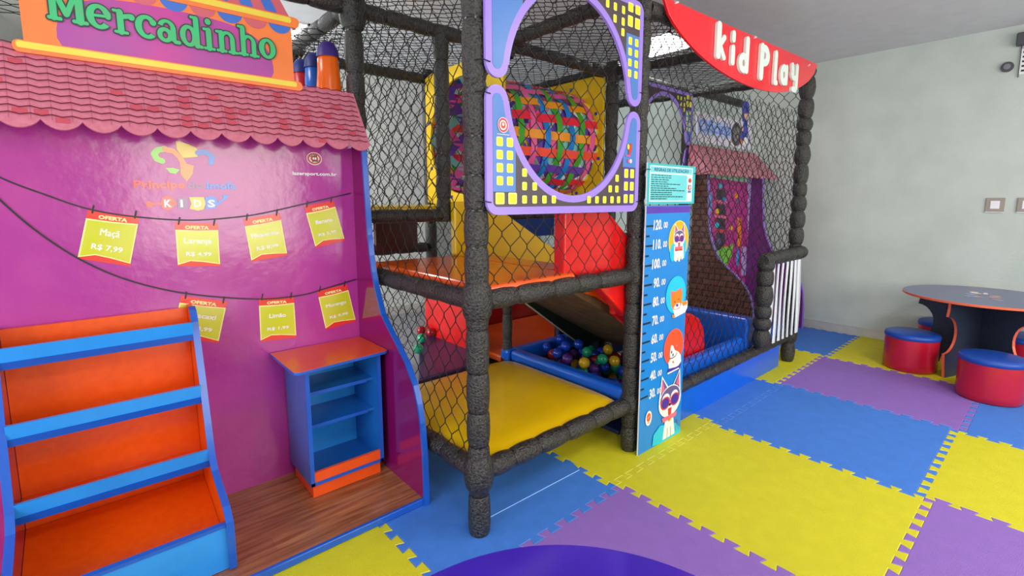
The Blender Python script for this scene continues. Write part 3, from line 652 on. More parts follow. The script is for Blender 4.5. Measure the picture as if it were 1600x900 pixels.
def husky(cx, cz, s, sy=0):
    sy = sy or s
    E = lambda x, y, rx, ry, m_, rot=0: ar.ell(cx+x*s, cz+y*sy, rx*s, ry*sy, m_, 22, rot); Pp = lambda L, m_: ar.poly([(cx+x*s, cz+y*sy) for x, y in L], m_)
    Pp([(-.52, .2), (-.42, 1.12), (-.1, .62), (.12, .64), (.42, 1.14), (.5, .2)], WHT); Pp([(-.46, .2), (-.39, 1.02), (-.12, .56), (.13, .58), (.39, 1.04), (.44, .2)], HUS)
    Pp([(-.42, .5), (-.38, .94), (-.28, .6)], PNK); Pp([(.42, .5), (.39, .96), (.27, .62)], PNK)
    E(0, .1, .52, .56, WHT); E(0, .2, .46, .42, HUS); E(-.2, .2, .18, .22, WHT); E(.2, .2, .18, .22, WHT); E(0, -.14, .42, .32, WHT)
    for q_ in (-.22, .22): E(q_, .08, .22, .23, LOGOR); E(q_, .08, .17, .18, SHD)
    E(0, -.04, .06, .05, BLK); Pp([(-.09, -.16), (.09, -.16), (.07, -.4), (0, -.45), (-.07, -.4)], LOGOR)
    Pp([(-.36, -.42), (.36, -.42), (.3, -.58), (-.3, -.58)], PNK); E(0, -.58, .07, .07, FOX)
def disc(cx, cz, rx, rz, m_, m2=None): ar.ell(cx, cz, rx, rz, m2 or WHT, 36); ar.ell(cx, cz, rx*.95, rz*.96, m_, 36)
disc(.63, 1.148, .103, .11, GOLD, YELE); ar.ell(.575, 1.085, .03, .05, CYA); ar.ell(.69, 1.10, .02, .06, CYA)
ar.poly([(.585, 1.12), (.68, 1.12), (.69, 1.05), (.67, 1.035), (.66, 1.065), (.65, 1.03), (.636, 1.03), (.63, 1.06), (.612, 1.03), (.59, 1.04)], WHT); ar.rect(.595, .672, 1.09, 1.108, LOGOR)
husky(.634, 1.15, .115, .085)
disc(.625, .845, .104, .105, CYA, CYA)
def spx(L): return [pl.px(1020+a*70/788, 430+b_*80/900) for a, b_ in L]
ar.poly(spx([(350, 610), (380, 745), (560, 650), (600, 560), (600, 440), (500, 470)]), WHT); ar.poly(spx([(500, 470), (590, 450), (590, 510), (520, 540)]), FOX)
ar.poly(spx([(305, 300), (330, 275), (385, 290), (430, 260), (450, 240), (495, 215), (510, 300), (500, 480), (460, 580), (390, 610), (330, 590), (310, 480)]), FOX)
ar.poly(spx([(320, 300), (345, 300), (365, 330), (330, 380)]), PNK); ar.poly(spx([(450, 260), (490, 230), (495, 300)]), PNK); ar.poly(spx([(400, 500), (470, 480), (465, 560), (390, 600), (350, 580)]), WHT)
ar.poly(spx([(395, 510), (440, 500), (435, 545), (405, 555)]), SHD); ar.poly(spx([(370, 460), (385, 455), (385, 480), (370, 482)]), BLK); ar.poly(spx([(440, 410), (455, 405), (455, 430), (440, 432)]), BLK); ar.poly(spx([(330, 700), (360, 690), (380, 745), (335, 750)]), FOX)
def tpx(L): return [pl.px(1020+a*60/720, 525+b_*75/900) for a, b_ in L]
disc(.625, .545, .104, .105, RNG, PNK)
ar.poly(tpx([(270, 640), (270, 720), (490, 620), (520, 500), (430, 520)]), SHD); ar.poly(tpx([(265, 690), (265, 720), (480, 610), (480, 585)]), WHT)
ar.poly(tpx([(330, 170), (375, 180), (400, 260), (470, 290), (515, 360), (520, 470), (470, 550), (410, 580), (290, 610), (280, 500), (320, 420), (305, 360)]), WHT)
ar.poly(tpx([(380, 210), (430, 130), (450, 130), (455, 260), (410, 265)]), RNG); ar.poly(tpx([(420, 180), (445, 140), (445, 200)]), PNK)
for a_, b2 in ((342, 300), (368, 350)): p = tpx([(a_, b2)])[0]; ar.ell(p[0], p[1], .006, .009, BLK)
ar.line(tpx([(310, 425), (360, 410), (410, 375), (440, 310)]), .005, BLK); ar.poly(tpx([(350, 470), (380, 460), (390, 500), (360, 510)]), FOX)
ar.poly([pl.px(*q_) for q_ in ((1018, 697), (1020, 680), (1030, 665), (1055, 660), (1062, 668), (1062, 683))], CYA)
ar.poly([(.545, .012), (.565, .13), (.65, .13), (.672, .012)], WHT); ar.line([(.59, .012), (.592, .07)], .004, BLK); ar.line([(.628, .012), (.626, .07)], .004, BLK); ar.line([(.68, .03), (.695, .09), (.71, .03)], .005, HUS); husky(.608, .215, .225, .165)
ar.ell(.395, .19, .03, .042, WHT); ar.ell(.395, .195, .02, .025, RNG); ar.line([(.385, .165), (.405, .162)], .004, RNG); ar.line([(.385, .19), (.405, .20)], .003, WHT)
pin(m.build('printed_board', recalc=False), HC)
RS = thing('rules_sign', 'small teal notice of usage rules above the height chart', 'sign', (.525, yC, 1.3))
m = MB(); sx0, sx1 = .305, .772; m.prism([(sx0, yC-.004, 1.348), (sx1, yC-.004, 1.348), (sx1, yC-.004, 1.553), (sx0, yC-.004, 1.553)], (0, .008, 0), TEAL, WHT)
pl2 = Pl((0, yC-.004, 0), (1, 0, 0), (0, 0, 1), (0, -1, 0)); ar = Art(pl2, m)
ar.rect(sx0+.02, sx1-.03, 1.36, 1.542, WHT); ar.rect(sx0+.026, sx1-.036, 1.508, 1.537, TEAL2); ar.rect(sx0+.026, sx1-.085, 1.365, 1.502, TEAL2, .008)
ar.text('REGRAS DE UTILIZAÇÃO', (.365, 1.515), (.70, 1.515), .016, mat('title_indigo', '#32307c', .4), .03)
DT = mat('fine_print', '#24505c', .5); rr_ = random.Random(3)
for k in range(12):
    x = sx0+.032; xe = x+rr_.uniform(.14, .33); xe = min(xe, sx1-.1); z = 1.494-k*.0108
    while x < xe: wl = rr_.uniform(.012, .035); ar.rect(x, min(x+wl, xe), z-.0022, z+.0022, DT); x += wl+.006
ar.ell(sx1-.06, 1.475, .014, .012, LOGOR); ar.rect(sx1-.075, sx1-.046, 1.425, 1.45, LOGOR, .004); ar.rect(sx1-.068, sx1-.053, 1.43, 1.445, WHT); ar.rect(sx1-.075, sx1-.046, 1.408, 1.421, SKYB)
pin(m.build('printed_board', recalc=False), RS)
for x, z, s in ((sx0, 1.52, -1), (sx1, 1.515, 1)): tie = MB(); tie.tube([(x-s*.02, yC-.008, z), (x+s*.01, yC-.006, z), (x+s*.04, yC+.03, z)], .0022, TIE, 6); pin(tie.build('cable_tie'), RS)

# ------------------------------------------------------------------ red header sign with raised letters
yS = .10
HS = thing('header_sign', 'curved red sign board with raised white Kid Play letters on top of the playground', 'sign', (1.48, yS, 2.1))
zt = lambda x: 2.348+.0265*x
pts = [(.41, zt(.41))]
for k in range(1, 40):
    x = .41+2.175*k/40; u_ = (x-1.56)/1.15 if x < 1.56 else (x-1.56)/1.025; pts.append((x, zt(x)-.305*(max(0, 1-abs(u_)**2.1))**.62))
pts.append((2.585, zt(2.585))); m = MB(); m.prism([(x, yS, z) for x, z in pts], (0, .015, 0), REDS); pin(m.build('board', bevel=.002), HS)
BUB = {
 'k': [('c', .14, .14, .14, 1.36, .28), ('c', .2, .55, .5, .95, .22), ('c', .22, .6, .52, .14, .22)],
 'i': [('c', .14, .14, .14, .72, .28), ('c', .14, 1.06, .14, 1.3, .26)],
 'd': [('r', .36, .38, .36, .38, .1, .13, 0, 360), ('c', .6, .14, .6, 1.3, .26)],
 'P': [('c', .14, .14, .14, 1.2, .28), ('r', .32, .92, .38, .38, .1, .12, -100, 110), ('c', .14, 1.16, .35, 1.2, .2)],
 'l': [('c', .14, .16, .14, 1.3, .27), ('c', .14, .14, .3, .14, .22)],
 'a': [('r', .34, .4, .34, .4, .09, .13, 0, 360), ('c', .56, .14, .56, .7, .24)],
 'y': [('c', .14, .78, .2, .5, .24), ('r', .34, .52, .33, .3, .1, .1, 180, 350), ('c', .56, .8, .56, .0, .25), ('c', .5, -.12, .24, -.12, .22)]}
for ch, x, z, s, h in (('k', .93, 2.160, .178, .76), ('i', 1.11, 2.155, .16, .86), ('d', 1.21, 2.135, .178, .87), ('P', 1.505, 2.132, .20, .86), ('l', 1.73, 2.132, .17, .93), ('a', 1.835, 2.155, .19, .92), ('y', 2.02, 2.175, .195, .9)):
    b = MB(); d = 0
    for sh in shapes(BUB[ch]):
        b.prism([(x+px*s, yS-.004-.014-d, z+py*s*h) for px, py in sh], (0, .016+d, 0), LETW); d += .00006
    pin(b.build('letter', label='raised white letter %s' % ch), HS)
for px, py in ((1057, 6), (1180, 60), (1264, 103)):
    p = at(px, py, 1, yS-.003); b = MB(); b.tube([(p.x-.012, yS-.004, p.z), (p.x+.01, yS-.006, p.z+.01), (p.x+.012, yS+.02, p.z+.02)], .0045, WHT, 6); pin(b.build('cable_tie', label='white cable tie'), HS)

# ------------------------------------------------------------------ strap gate at the far end
GT = thing('strap_gate', 'small padded gate of white stretched straps beside the far corner post', 'gate', (2.25, .13, .25))
b = padded((1.935, .13, .27), (1.935, .13, .93), .056, 501, seg=.12, fat=1.2); pin(b.build('gate_post'), GT)
b = padded((1.88, .13, .93), (2.62, .115, .945), .048, 502, seg=.11, fat=.8); pin(b.build('gate_beam'), GT)
STR = mat('white_elastic_strap', '#e6ecf2', .45)
for k in range(7):
    f = k/6; xt = 2.03+.50*f; xb_ = 2.0+.58*f; b = MB(); yy = .10; wv = .016 if k < 6 else .03; n = 10; vs = []
    for i in range(n+1):
        t = i/n; x = xb_+(xt-xb_)*t+.012*math.sin(t*PI*1.3+k); z = .27+(.89-.27)*t; wd = wv*(1+.2*math.sin(3*t+k))
        vs += [(x-wd, yy+.006*math.sin(k+t*4), z), (x+wd, yy, z), (x+wd, yy+.004, z), (x-wd, yy+.01, z)]
    fs = []
    for i in range(n):
        for e in range(4): fs.append((4*i+e, 4*i+(e+1) % 4, 4*i+4+(e+1) % 4, 4*i+4+e))
    b.add(vs, fs, STR, True); pin(b.build('strap'), GT)

# ------------------------------------------------------------------ tiled awning (both play houses)
def awning(mb, xa, xb_, yb, zb, yt, zt, rows, tile, scal, m_side=False):
    n_s = max(1, round((xb_-xa)/scal)); L = math.hypot(yt-yb, zt-zb); pl = Pl((xa, yb, zb), (1, 0, 0), (0, yt-yb, zt-zb), (0, -(zt-zb), (yt-yb))); W = xb_-xa; sw = W/n_s
    out = []
    for i in range(n_s):
        for k in range(9): t = k/9; out.append((i*sw+sw*t, .014-.036*math.sin(PI*t)**.75))
    out.append((W, .012)); up = [(W-.02 if not m_side else W-.03, L), (.0, L)]
    mb.prism([pl.p(x, y) for x, y in out+up], pl.n*-.006, ROOFM)
    ar = Art(pl, mb); rh = L/rows
    nt_ = round(W/tile); tw = W/nt_; rd = random.Random(8)
    for k in range(int(nt_*rows*.17)):
        i = rd.randrange(nt_); j = rd.randrange(rows); y0 = j*rh+.004
        mx = W-.02-(.02*(j/rows)); 
        if (i+1)*tw < mx: ar.rect(i*tw+tw*.15, i*tw+tw*.85, y0, y0+rh*.7, ROOFR)
    ar.lay()
    for i in range(1, nt_): ar.line([(i*tw, .01), (i*tw+.0, L)], .0016, ROOFS)
    ar.lay(.0002)
    for j in range(rows+1):
        y = j*rh; pts = []
        for k in range(nt_*4+1):
            x = k*tw/4; pts.append((x, y+.0036*math.cos(2*PI*x/tw)))
        xm = W-.004-.02*(j/rows)
        vs = []; th = .0042
        pts = [p for p in pts if p[0] <= xm]
        if j == 0: continue
        for p in pts: vs += [pl.p(p[0], p[1]-th/2, ar.d), pl.p(p[0], p[1]+th/2, ar.d)]
        mb.add(vs, [(2*i, 2*i+2, 2*i+3, 2*i+1) for i in range(len(pts)-1)], ROOFD)
    return pl

# ------------------------------------------------------------------ market stall
MK = thing('market_stall', 'purple play market stall with tiled awning and Mercadinho sign', 'play stall', (-1.6, .8, 0))
KX0, KX1, KY0, KY1 = -2.75, -.78, .49, 1.10
b = MB(); b.box(KX0, KX1, KY0+.006, KY1, .002, .03, WOOD); pin(b.build('floor_board', label='wood plank print floor board'), MK)
b = MB(); b.box(KX0, -.755, KY0-.012, KY0+.006, .002, .033, EDGE); pin(b.build('floor_edging', bevel=.004, label='blue front edging'), MK)
b = MB(); b.box(KX0, KX1, KY1, KY1+.018, .002, 1.86, MAG); pin(b.build('back_panel', label='glossy magenta back panel'), MK)
prof = [(.985, 1.63), (.972, 1.42), (.955, 1.2), (.942, 1.10), (.925, 1.02), (.897, .94), (.84, .822), (.77, .76), (.686, .695), (.61, .63), (.547, .548), (.515, .47), (.495, .387), (.482, .25), (.478, .1), (.478, .002)]
def sidepanel(x0, x1, mi, mo, me_, parent, dy=0, top=1.63):
    pr = [(y+dy, z) for y, z in prof]
    b = MB(); L = [(x0, y, z) for y, z in pr]+[(x0, KY1+dy+.018, .002), (x0, KY1+dy+.018, top)]
    b.prism(L, (x1-x0, 0, 0), mi, mi, mo); pin(b.build('side_panel', label='plum side panel with a curved front' if mo is mi else None), parent)
    b = MB(); n = len(pr); e = .004; vs = []
    for y, z in pr: vs += [(x0-e, y, z), (x0-e, y-.012, z), (x1+e, y-.012, z), (x1+e, y, z)]
    fs = []
    for i in range(n-1):
        for k in range(4): fs.append((4*i+k, 4*i+(k+1) % 4, 4*i+4+(k+1) % 4, 4*i+4+k))
    b.add(vs, fs, me_); return b
b = sidepanel(-.78, -.762, MAGP, MAGP, EDGE, MK); pin(b.build('edging', label='blue curved edging'), MK)
b = MB(); awning(b, -2.75, -.745, .955, 1.625, 1.085, 1.895, 11, .052, .104); pin(b.build('awning', recalc=False, label='pink printed tile awning with scalloped edge'), MK)
# sign above the awning
yM = 1.06; pl = Pl((0, yM, 0), (1, 0, 0), (0, 0, 1), (0, -1, 0)); PX = pl.px
m = MB(); bx0 = -1.96; bl = PX(37, 64)[0]; br = PX(459, 118)[0]
m.prism([pl.p(*p_) for p_ in ((bl, 1.87), (br, 1.87), (br, 2.15), (bl-.0, 2.15))], (0, .014, 0), SORA, SYEL)
def bar(z, x0, x1, h): m.prism([pl.p(x, y, .004) for x, y in rrect(x0, x1, z-h/2, z+h/2, h*.45)], (0, .022, 0), SORA, SORA)
zb1 = PX(250, 95)[1]; zb2 = PX(300, 0)[1]
bar(1.885, bl-.03, br+.035, .04); bar(2.158, bl-.03, br+.035, .045)
aw = [(bl+.0, 2.17), (br+.0, 2.17), (br-.13, 2.40), (bl+.13, 2.40)]; m.prism([pl.p(x, y) for x, y in aw], (0, .014, 0), SPNK, SYEL)
ar = Art(pl, m); ar.d = .0007
el = [(bl+.12, 1.90), (bl+.08, 2.0), (bl+.14, 2.09), (bl+.4, 2.125), (br-.3, 2.115), (br-.12, 2.06), (br-.085, 1.99), (br-.11, 1.90)]
def smooth(L, n=5):
    o = []; N = len(L)
    for i in range(N):
        p0, p1, p2, p3 = L[i-1], L[i], L[(i+1) % N], L[(i+2) % N]
        for k in range(n):
            t = k/n; o.append(tuple(.5*(2*p1[a]+(p2[a]-p0[a])*t+(2*p0[a]-5*p1[a]+4*p2[a]-p3[a])*t*t+(3*p1[a]-p0[a]-3*p2[a]+p3[a])*t**3) for a in (0, 1)))
    return o
cxm = (bl+br)/2; rx_ = (br-bl)/2-.085; sup = [(cxm+rx_*math.copysign(abs(math.cos(t))**.62, math.cos(t)), 1.93+.175*abs(math.sin(t))**.8) for t in [PI*k/30 for k in range(31)]]
ar.poly([(cxm+rx_*.97, 1.906)]+sup+[(cxm-rx_*.97, 1.906)], SMAG)
nS = 9; swd = (br-bl)/nS
for k in range(nS):
    c = bl+swd*(k+.5); ar.poly([(c+swd*.47*math.cos(t), 2.142+.042*math.sin(t)) for t in [PI+PI*i/12 for i in range(13)]], SPNK if k % 2 else SBLU)
    def lerp(f, z_): u_ = (z_-2.18)/.22; return (bl+(br-bl)*f)+(.13*u_ if f < .5 else -.13*u_ if f > .5 else 0)
    f0, f1 = k/nS, (k+.5)/nS
    xx = lambda f, z_: (bl+.13*(z_-2.17)/.23)+((br-bl)-.26*(z_-2.17)/.23)*f
    ar.poly([(xx(f0, 2.185), 2.185), (xx(f1, 2.185), 2.185), (xx(f1, 2.395), 2.395), (xx(f0, 2.395), 2.395)], SBLU)
ar.d = .0052
ar.poly(rrect(bl-.02, br+.01, 1.879, 1.901, .008), SYEL); ar.poly(rrect(bl-.02, br+.0, 2.152, 2.176, .008), SYEL)
pin(m.build('sign_board', recalc=False, label='orange sign board'), MK)
mb2 = MB(); a2 = Art(pl, mb2)
p0 = PX(72, 28); p1 = PX(432, 93); tw = sum(SLAB[c][0]*.97 for c in 'Mercadinho')+.0; Lx = p1[0]-p0[0]; sc = Lx/tw; sy = sc*1.2
for layer, (gr, mt) in enumerate(((.03, DGRN), (-.022, GRN))):
    x = 0; a2.d = .0055+layer*.0006
    for i, ch in enumerate('Mercadinho'):
        wch, g_ = SLAB[ch]
        for sh in shapes(g_, gr):
            f = x/tw; base = p0[1]+(p1[1]-p0[1])*f-.010*math.sin(f*PI)
            if layer == 0 and i == 0: base_ = base
            sl = (p1[1]-p0[1])/Lx
            a2.poly([(p0[0]+(x+px)*sc, base-.004+py*sy+px*sc*sl) for px, py in sh], mt); a2.d -= .00003
        x += wch*.97
        a2.d = .0055+layer*.0006
pin(mb2.build('lettering', recalc=False, label='green Mercadinho lettering'), MK)
# prints on the back panel
plK = Pl((0, KY1, 0), (1, 0, 0), (0, 0, 1), (0, -1, 0)); K = plK.px
CORD = mat('printed_cord', '#2a1430', .4)
b = Art(plK)
def curve(L, n=8):
    o = []
    for i in range(len(L)-1):
        p0, p1, p2, p3 = L[max(i-1, 0)], L[i], L[i+1], L[min(i+2, len(L)-1)]
        for k in range(n): t = k/n; o.append(tuple(.5*(2*p1[a]+(p2[a]-p0[a])*t+(2*p0[a]-5*p1[a]+4*p2[a]-p3[a])*t*t+(3*p1[a]-p0[a]-3*p2[a]+p3[a])*t**3) for a in (0, 1)))
    return o+[L[-1]]
def cord(L, wd=.006):
    pts = curve([K(*q_) for q_ in L]); b.line(pts, wd, CORD)
b.d = .0010; cord([(-60, 240), (0, 277), (70, 304), (140, 327), (215, 339), (300, 344), (380, 338), (430, 329), (490, 315), (547, 302)])
b.d = .0034; cord([(-60, 250), (0, 312), (60, 363), (125, 405), (190, 434), (260, 453), (330, 463), (410, 467), (470, 461), (510, 450), (556, 436)])
pin(b.build('printed_cord', label='dark printed clothes lines'), MK)
notes = [((137, 328), (218, 338), (203, 416), (121, 404), 'Maçã', 'R$ 7,99', .028), ((273, 347), (340, 349), (344, 416), (278, 416), 'Laranja', 'R$ 4,99', .023),
         ((380, 342), (437, 333), (449, 399), (393, 409), 'Mexerica', 'R$ 8,99', .021), ((475, 322), (521, 313), (539, 376), (493, 387), 'Banana', 'R$ 5,90', .019),
         ((283, 462), (355, 471), (341, 536), (268, 526), 'Abacaxi', 'R$ 3,99', .022), ((404, 466), (459, 463), (463, 527), (407, 534), 'Limão', 'R$ 1,99', .02), ((495, 454), (542, 444), (556, 502), (509, 515), 'Morango', 'R$ 9,90', .018)]
for A, B, C, D, t1, t2, h in notes:
    n_ = Art(plK); n_.d = .0014; L = lambda P, Q, t: (P[0]+(Q[0]-P[0])*t, P[1]+(Q[1]-P[1])*t)
    a_, b2, c_, d_ = K(*A), K(*B), K(*C), K(*D)
    n_.poly([a_, b2, c_, d_], NOTR); G = lambda u_, v_: L(L(a_, b2, u_), L(d_, c_, u_), v_)
    n_.poly([G(0, .17), G(.5, .175), G(1, .155), G(1, .95), G(.6, .90), G(.3, .88), G(0, .97)], NOTC)
    n_.poly([G(.03, .2), G(.5, .2), G(.975, .18), G(.975, .93), G(.6, .88), G(.3, .86), G(.03, .94)], NOTE)
    n_.text('OFERTA', G(.22, .145), G(.78, .145), .014 if h > .02 else .012, NOTC, .045)
    n_.text(t1, G(.5-.075*len(t1)/1.6, .47), G(.5+.075*len(t1)/1.6, .47), h, WHT, .02); n_.text(t2, G(.2, .76), G(.8, .76), h*.75, WHT, .02)
    for u_ in (.1, .92): p_ = G(u_, 0); n_.line([(p_[0]-.003, p_[1]-.008), (p_[0]+.003, p_[1]+.018)], .006, CORD)
    pin(n_.build('price_note', label='yellow and red OFERTA price note for %s' % t1), MK)
lg = Art(plK); lg.d = .001
LR = mat('faded_red_print', '#e85a50', .2, coat=.4); LB = mat('faded_blue_print', '#4a7fe0', .2, coat=.4); LG = mat('faded_green_print', '#8fd45a', .2, coat=.4); LY = mat('faded_yellow_print', '#e6c84a', .2, coat=.4); LO = mat('faded_orange_print', '#f0935a', .2, coat=.4); LP = mat('faded_grey_print', '#8f6a98', .2, coat=.4)
def z1(L): return [K(200+a*200/1286, 200+c*140/900) for a, c in L]
lg.line(z1([(340, 330), (290, 310), (262, 260), (300, 220), (370, 210)]), .022, LG); lg.line(z1([(370, 215), (450, 230), (520, 290), (560, 360)]), .02, LO)
lg.poly(z1([(480, 130), (600, 160), (690, 200), (700, 290), (560, 300), (490, 220)]), LY); lg.line(z1([(700, 250), (780, 240), (845, 290), (830, 350)]), .02, LB)
lg.poly(z1([(380, 400), (450, 400), (520, 420), (480, 460), (420, 450)]), LG); lg.poly(z1([(520, 340), (660, 380), (650, 460), (590, 540), (530, 470)]), LO); lg.line(z1([(490, 90), (590, 150)]), .008, SMAG)
e = z1([(60, 605), (575, 605), (600, 605), (760, 605), (790, 612), (1085, 612)])
lg.text('Príncipe', e[0], e[1], .032, LR, .03); lg.text('do', e[2], e[3], .028, LP, .02); lg.text('Imofa', e[4], e[5], .03, LB, .035)
lg.line(z1([(190, 765), (330, 760)]), .008, LR); lg.poly(z1([(340, 700), (400, 680), (450, 700), (490, 760), (450, 800), (400, 830), (340, 800), (330, 750)]), LR)
lg.poly(z1([(500, 700), (600, 700), (600, 810), (500, 810)]), LP); lg.poly(z1([(615, 695), (760, 695), (780, 755), (760, 815), (700, 830), (620, 810), (635, 760)]), LY); lg.poly(z1([(770, 700), (830, 680), (890, 700), (900, 760), (870, 810), (780, 815)]), LB)
lg.line(z1([(890, 770), (980, 700)]), .01, LB); lg.ell(*z1([(975, 690)])[0], .01, .01, LB); lg.ell(*z1([(215, 765)])[0], .012, .012, LR)
for ch, x in (('K', 365), ('I', 528), ('D', 662), ('S', 800)):
    e = z1([(x, 792), (x+(26 if ch == 'I' else 78), 792)]); lg.text(ch, e[0], e[1], .030, WHT, .04)
pin(lg.build('printed_logo', label='faded colourful Kids logo'), MK)
lz = Art(plK); lz.d = .001; c = K(491, 248)
lz.ell(c[0], c[1], .036, .03, WHT, 30); lz.ell(c[0], c[1], .033, .027, LOGOR, 30); lz.ell(c[0], c[1], .024, .019, WHT, 30); lz.ell(c[0], c[1], .018, .013, LOGOR, 30)
lz.ell(c[0]-.004, c[1]+.001, .004, .006, WHT); lz.ell(c[0]+.006, c[1]+.001, .004, .006, WHT)
lz.text('LAZER', (c[0]-.02, c[1]+.008), (c[0]+.016, c[1]+.008), .010, BLK, .05); lz.text('SPORT', (c[0]-.012, c[1]-.016), (c[0]+.026, c[1]-.016), .010, BLK, .05)
lz.text('lazersport.com.br', K(457, 273), K(526, 275), .016, WHT, .03)
pin(lz.build('printed_address', label='small red oval logo and white web address'), MK)

# ------------------------------------------------------------------ orange display shelf
DS = thing('display_shelf', 'orange and blue sloping display shelf standing in the market stall', 'display shelf', (-1.8, .9, .03))
sx0, sx1 = -2.09, -1.525; BACK = 1.095
dprof = [(1.03, .935), (1.0, .925), (.972, .88), (.91, .66), (.862, .45), (.84, .36), (.80, .315), (.72, .285), (.62, .255), (.575, .215), (.57, .16), (.575, .032)]
for xs in (sx1, sx0):
    b = MB(); b.prism([(xs-.009, y, z) for y, z in dprof]+[(xs-.009, BACK, .032), (xs-.009, BACK, .935)], (.018, 0, 0), ORB, ORB, ORB if xs == sx1 else MAGP); pin(b.build('side_panel'), DS)
    b = MB(); vs = []
    for y, z in dprof: vs += [(xs-.012, y+.003, z), (xs-.012, y-.008, z+.003), (xs+.012, y-.008, z+.003), (xs+.012, y+.003, z)]
    b.add(vs, [(4*i+k, 4*i+(k+1) % 4, 4*i+4+(k+1) % 4, 4*i+4+k) for i in range(len(dprof)-1) for k in range(4)], EDGE); pin(b.build('edging', label='blue edging'), DS)
xi0, xi1 = sx0+.01, sx1-.01
b = MB(); b.prism([(xi0, 1.03, .03), (xi0, BACK, .03), (xi0, BACK, .925), (xi0, 1.075, .925)], (xi1-xi0, 0, 0), ORB); pin(b.build('back_board'), DS)
for zl, yl, yb in ((.842, .955, 1.07), (.597, .895, 1.06), (.345, .848, 1.045)):
    b = MB(); b.prism([(xi0, yl+.008, zl-.004), (xi0, yb, zl-.03), (xi0, yb, zl-.045), (xi0, yl+.01, zl-.018)], (xi1-xi0, 0, 0), ORB); pin(b.build('shelf_board'), DS)
    b = MB(); b.prism([(xi0, yl, zl-.006), (xi0, yl+.012, zl-.006), (xi0, yl+.002, zl+.044), (xi0, yl-.012, zl+.044)], (xi1-xi0, 0, 0), LBLU); pin(b.build('shelf_lip', label='light blue lip'), DS)
    b = MB(); b.prism([(xi0, yl-.003, zl-.030), (xi0, yl+.014, zl-.030), (xi0, yl+.014, zl-.006), (xi0, yl-.003, zl-.006)], (xi1-xi0, 0, 0), EDGD); pin(b.build('edging'), DS)
b = MB(); b.prism([(xi0, .60, .10), (xi0, .60, .115), (xi0, 1.03, .20), (xi0, 1.03, .18)], (xi1-xi0, 0, 0), ORB); pin(b.build('tray_board'), DS)
b = MB(); b.box(xi0, xi1, .585, .60, .032, .195, LBLU); pin(b.build('tray_front', label='light blue tray front'), DS)
b = MB(); b.box(xi0, xi1, .581, .604, .195, .207, EDGE); pin(b.build('edging'), DS)

# ------------------------------------------------------------------ small blue cabinet
CB = thing('counter_cabinet', 'small blue open cabinet with a glossy orange top in the market stall', 'cabinet', (-1.0, .9, .03))
c0, c1, f0 = -1.165, -.815, .80
b = MB(); b.prism([(-1.225, 1.094, .643), (-1.225, .745, .643), (-1.205, .73, .643), (-.80, .765, .643), (-.782, .78, .643), (-.782, 1.094, .643)], (0, 0, .014), ORB, EDGE); pin(b.build('counter_top', bevel=.002, label='glossy orange top with blue edge'), CB)
for x in (c0, c1-.016):
    b = MB(); b.box(x, x+.016, f0, 1.09, .095, .643, MBLU); pin(b.build('side_panel'), CB)
    b = MB(); b.box(x-.001, x+.017, f0-.006, f0, .095, .643, EDGE); pin(b.build('edging'), CB)
b = MB(); b.box(c0+.016, c1-.016, 1.075, 1.09, .095, .643, LBLU); pin(b.build('back_board', label='light blue back'), CB)
for z in (.50, .345):
    b = MB(); b.box(c0+.016, c1-.016, f0+.05, 1.075, z, z+.012, MBLU); pin(b.build('shelf_board'), CB)
    b = MB(); b.box(c0+.016, c1-.05, f0+.044, f0+.05, z-.002, z+.014, EDGE); pin(b.build('edging'), CB)
b = MB(); b.box(c0+.016, c1-.016, f0, 1.075, .095, .11, MBLU); pin(b.build('bottom_board'), CB)
b = MB(); b.box(c0+.016, c1-.016, f0-.002, f0+.012, .11, .155, mat('bright_orange_board', '#fb5a1c', .3)); pin(b.build('front_rail', label='orange front rail'), CB)
b = MB(); b.box(c0, c1, f0-.006, f0, .095, .11, EDGE); pin(b.build('edging'), CB)
b = MB(); b.box(c0+.012, c1-.012, f0+.012, 1.06, .032, .095, MATS['bright_orange_board']); pin(b.build('plinth', label='orange plinth'), CB)

# ------------------------------------------------------------------ second play house
PH = thing('play_house', 'play house with brick print side, tiled awning and white sign behind the net', 'play stall', (3.2, .8, 0))
hx0, hx1 = 2.66, 3.88
b = sidepanel(hx0-.018, hx0, BRICK, MAGP, LILA, PH, 0); pin(b.build('edging', label='lilac curved edging'), PH)
PLUM2 = mat('violet_side_panel', '#7a2c86', .25, coat=.3)
b = sidepanel(hx1, hx1+.018, PLUM2, PLUM2, LILA, PH, 0); pin(b.build('edging'), PH)
b = MB(); b.box(hx0, hx1, KY1, KY1+.018, .0, 1.84, PLUM2); ar = Art(plK, b); K2 = lambda L: [K(1060+x*200/1125, 280+y*160/900) for x, y in L]
MAG2 = mat('magenta_room_print', '#b83088', .35); MINT = mat('mint_print', '#a6e0bc', .35); LAV = mat('lavender_print', '#b9a3dc', .35); LIME = mat('lime_print', '#7fc83c', .35); CHAR = mat('charcoal_print', '#3e2f40', .4); SKB = mat('sky_print', '#3aa8e8', .35)
xa = hx0+.01
def R2(x0, x1, y0, y1, m_): ar.pxp([(x0, y0), (x1, y0+.14*(x1-x0)), (x1, y1+.14*(x1-x0)), (x0, y1)], m_)
R2(1101, 1168, 275, 440, MAG2); ar.lay(); R2(1101, 1168, 262, 276, MINT); R2(1168, 1179, 268, 420, LAV); R2(1100, 1106, 280, 400, LAV); R2(1107, 1112, 300, 330, SKB)
for y in (295, 318, 340, 363): R2(1119, 1133, y, y+17, CHAR); R2(1116, 1136, y+17, y+21, LOGOR if y > 330 else PNK)
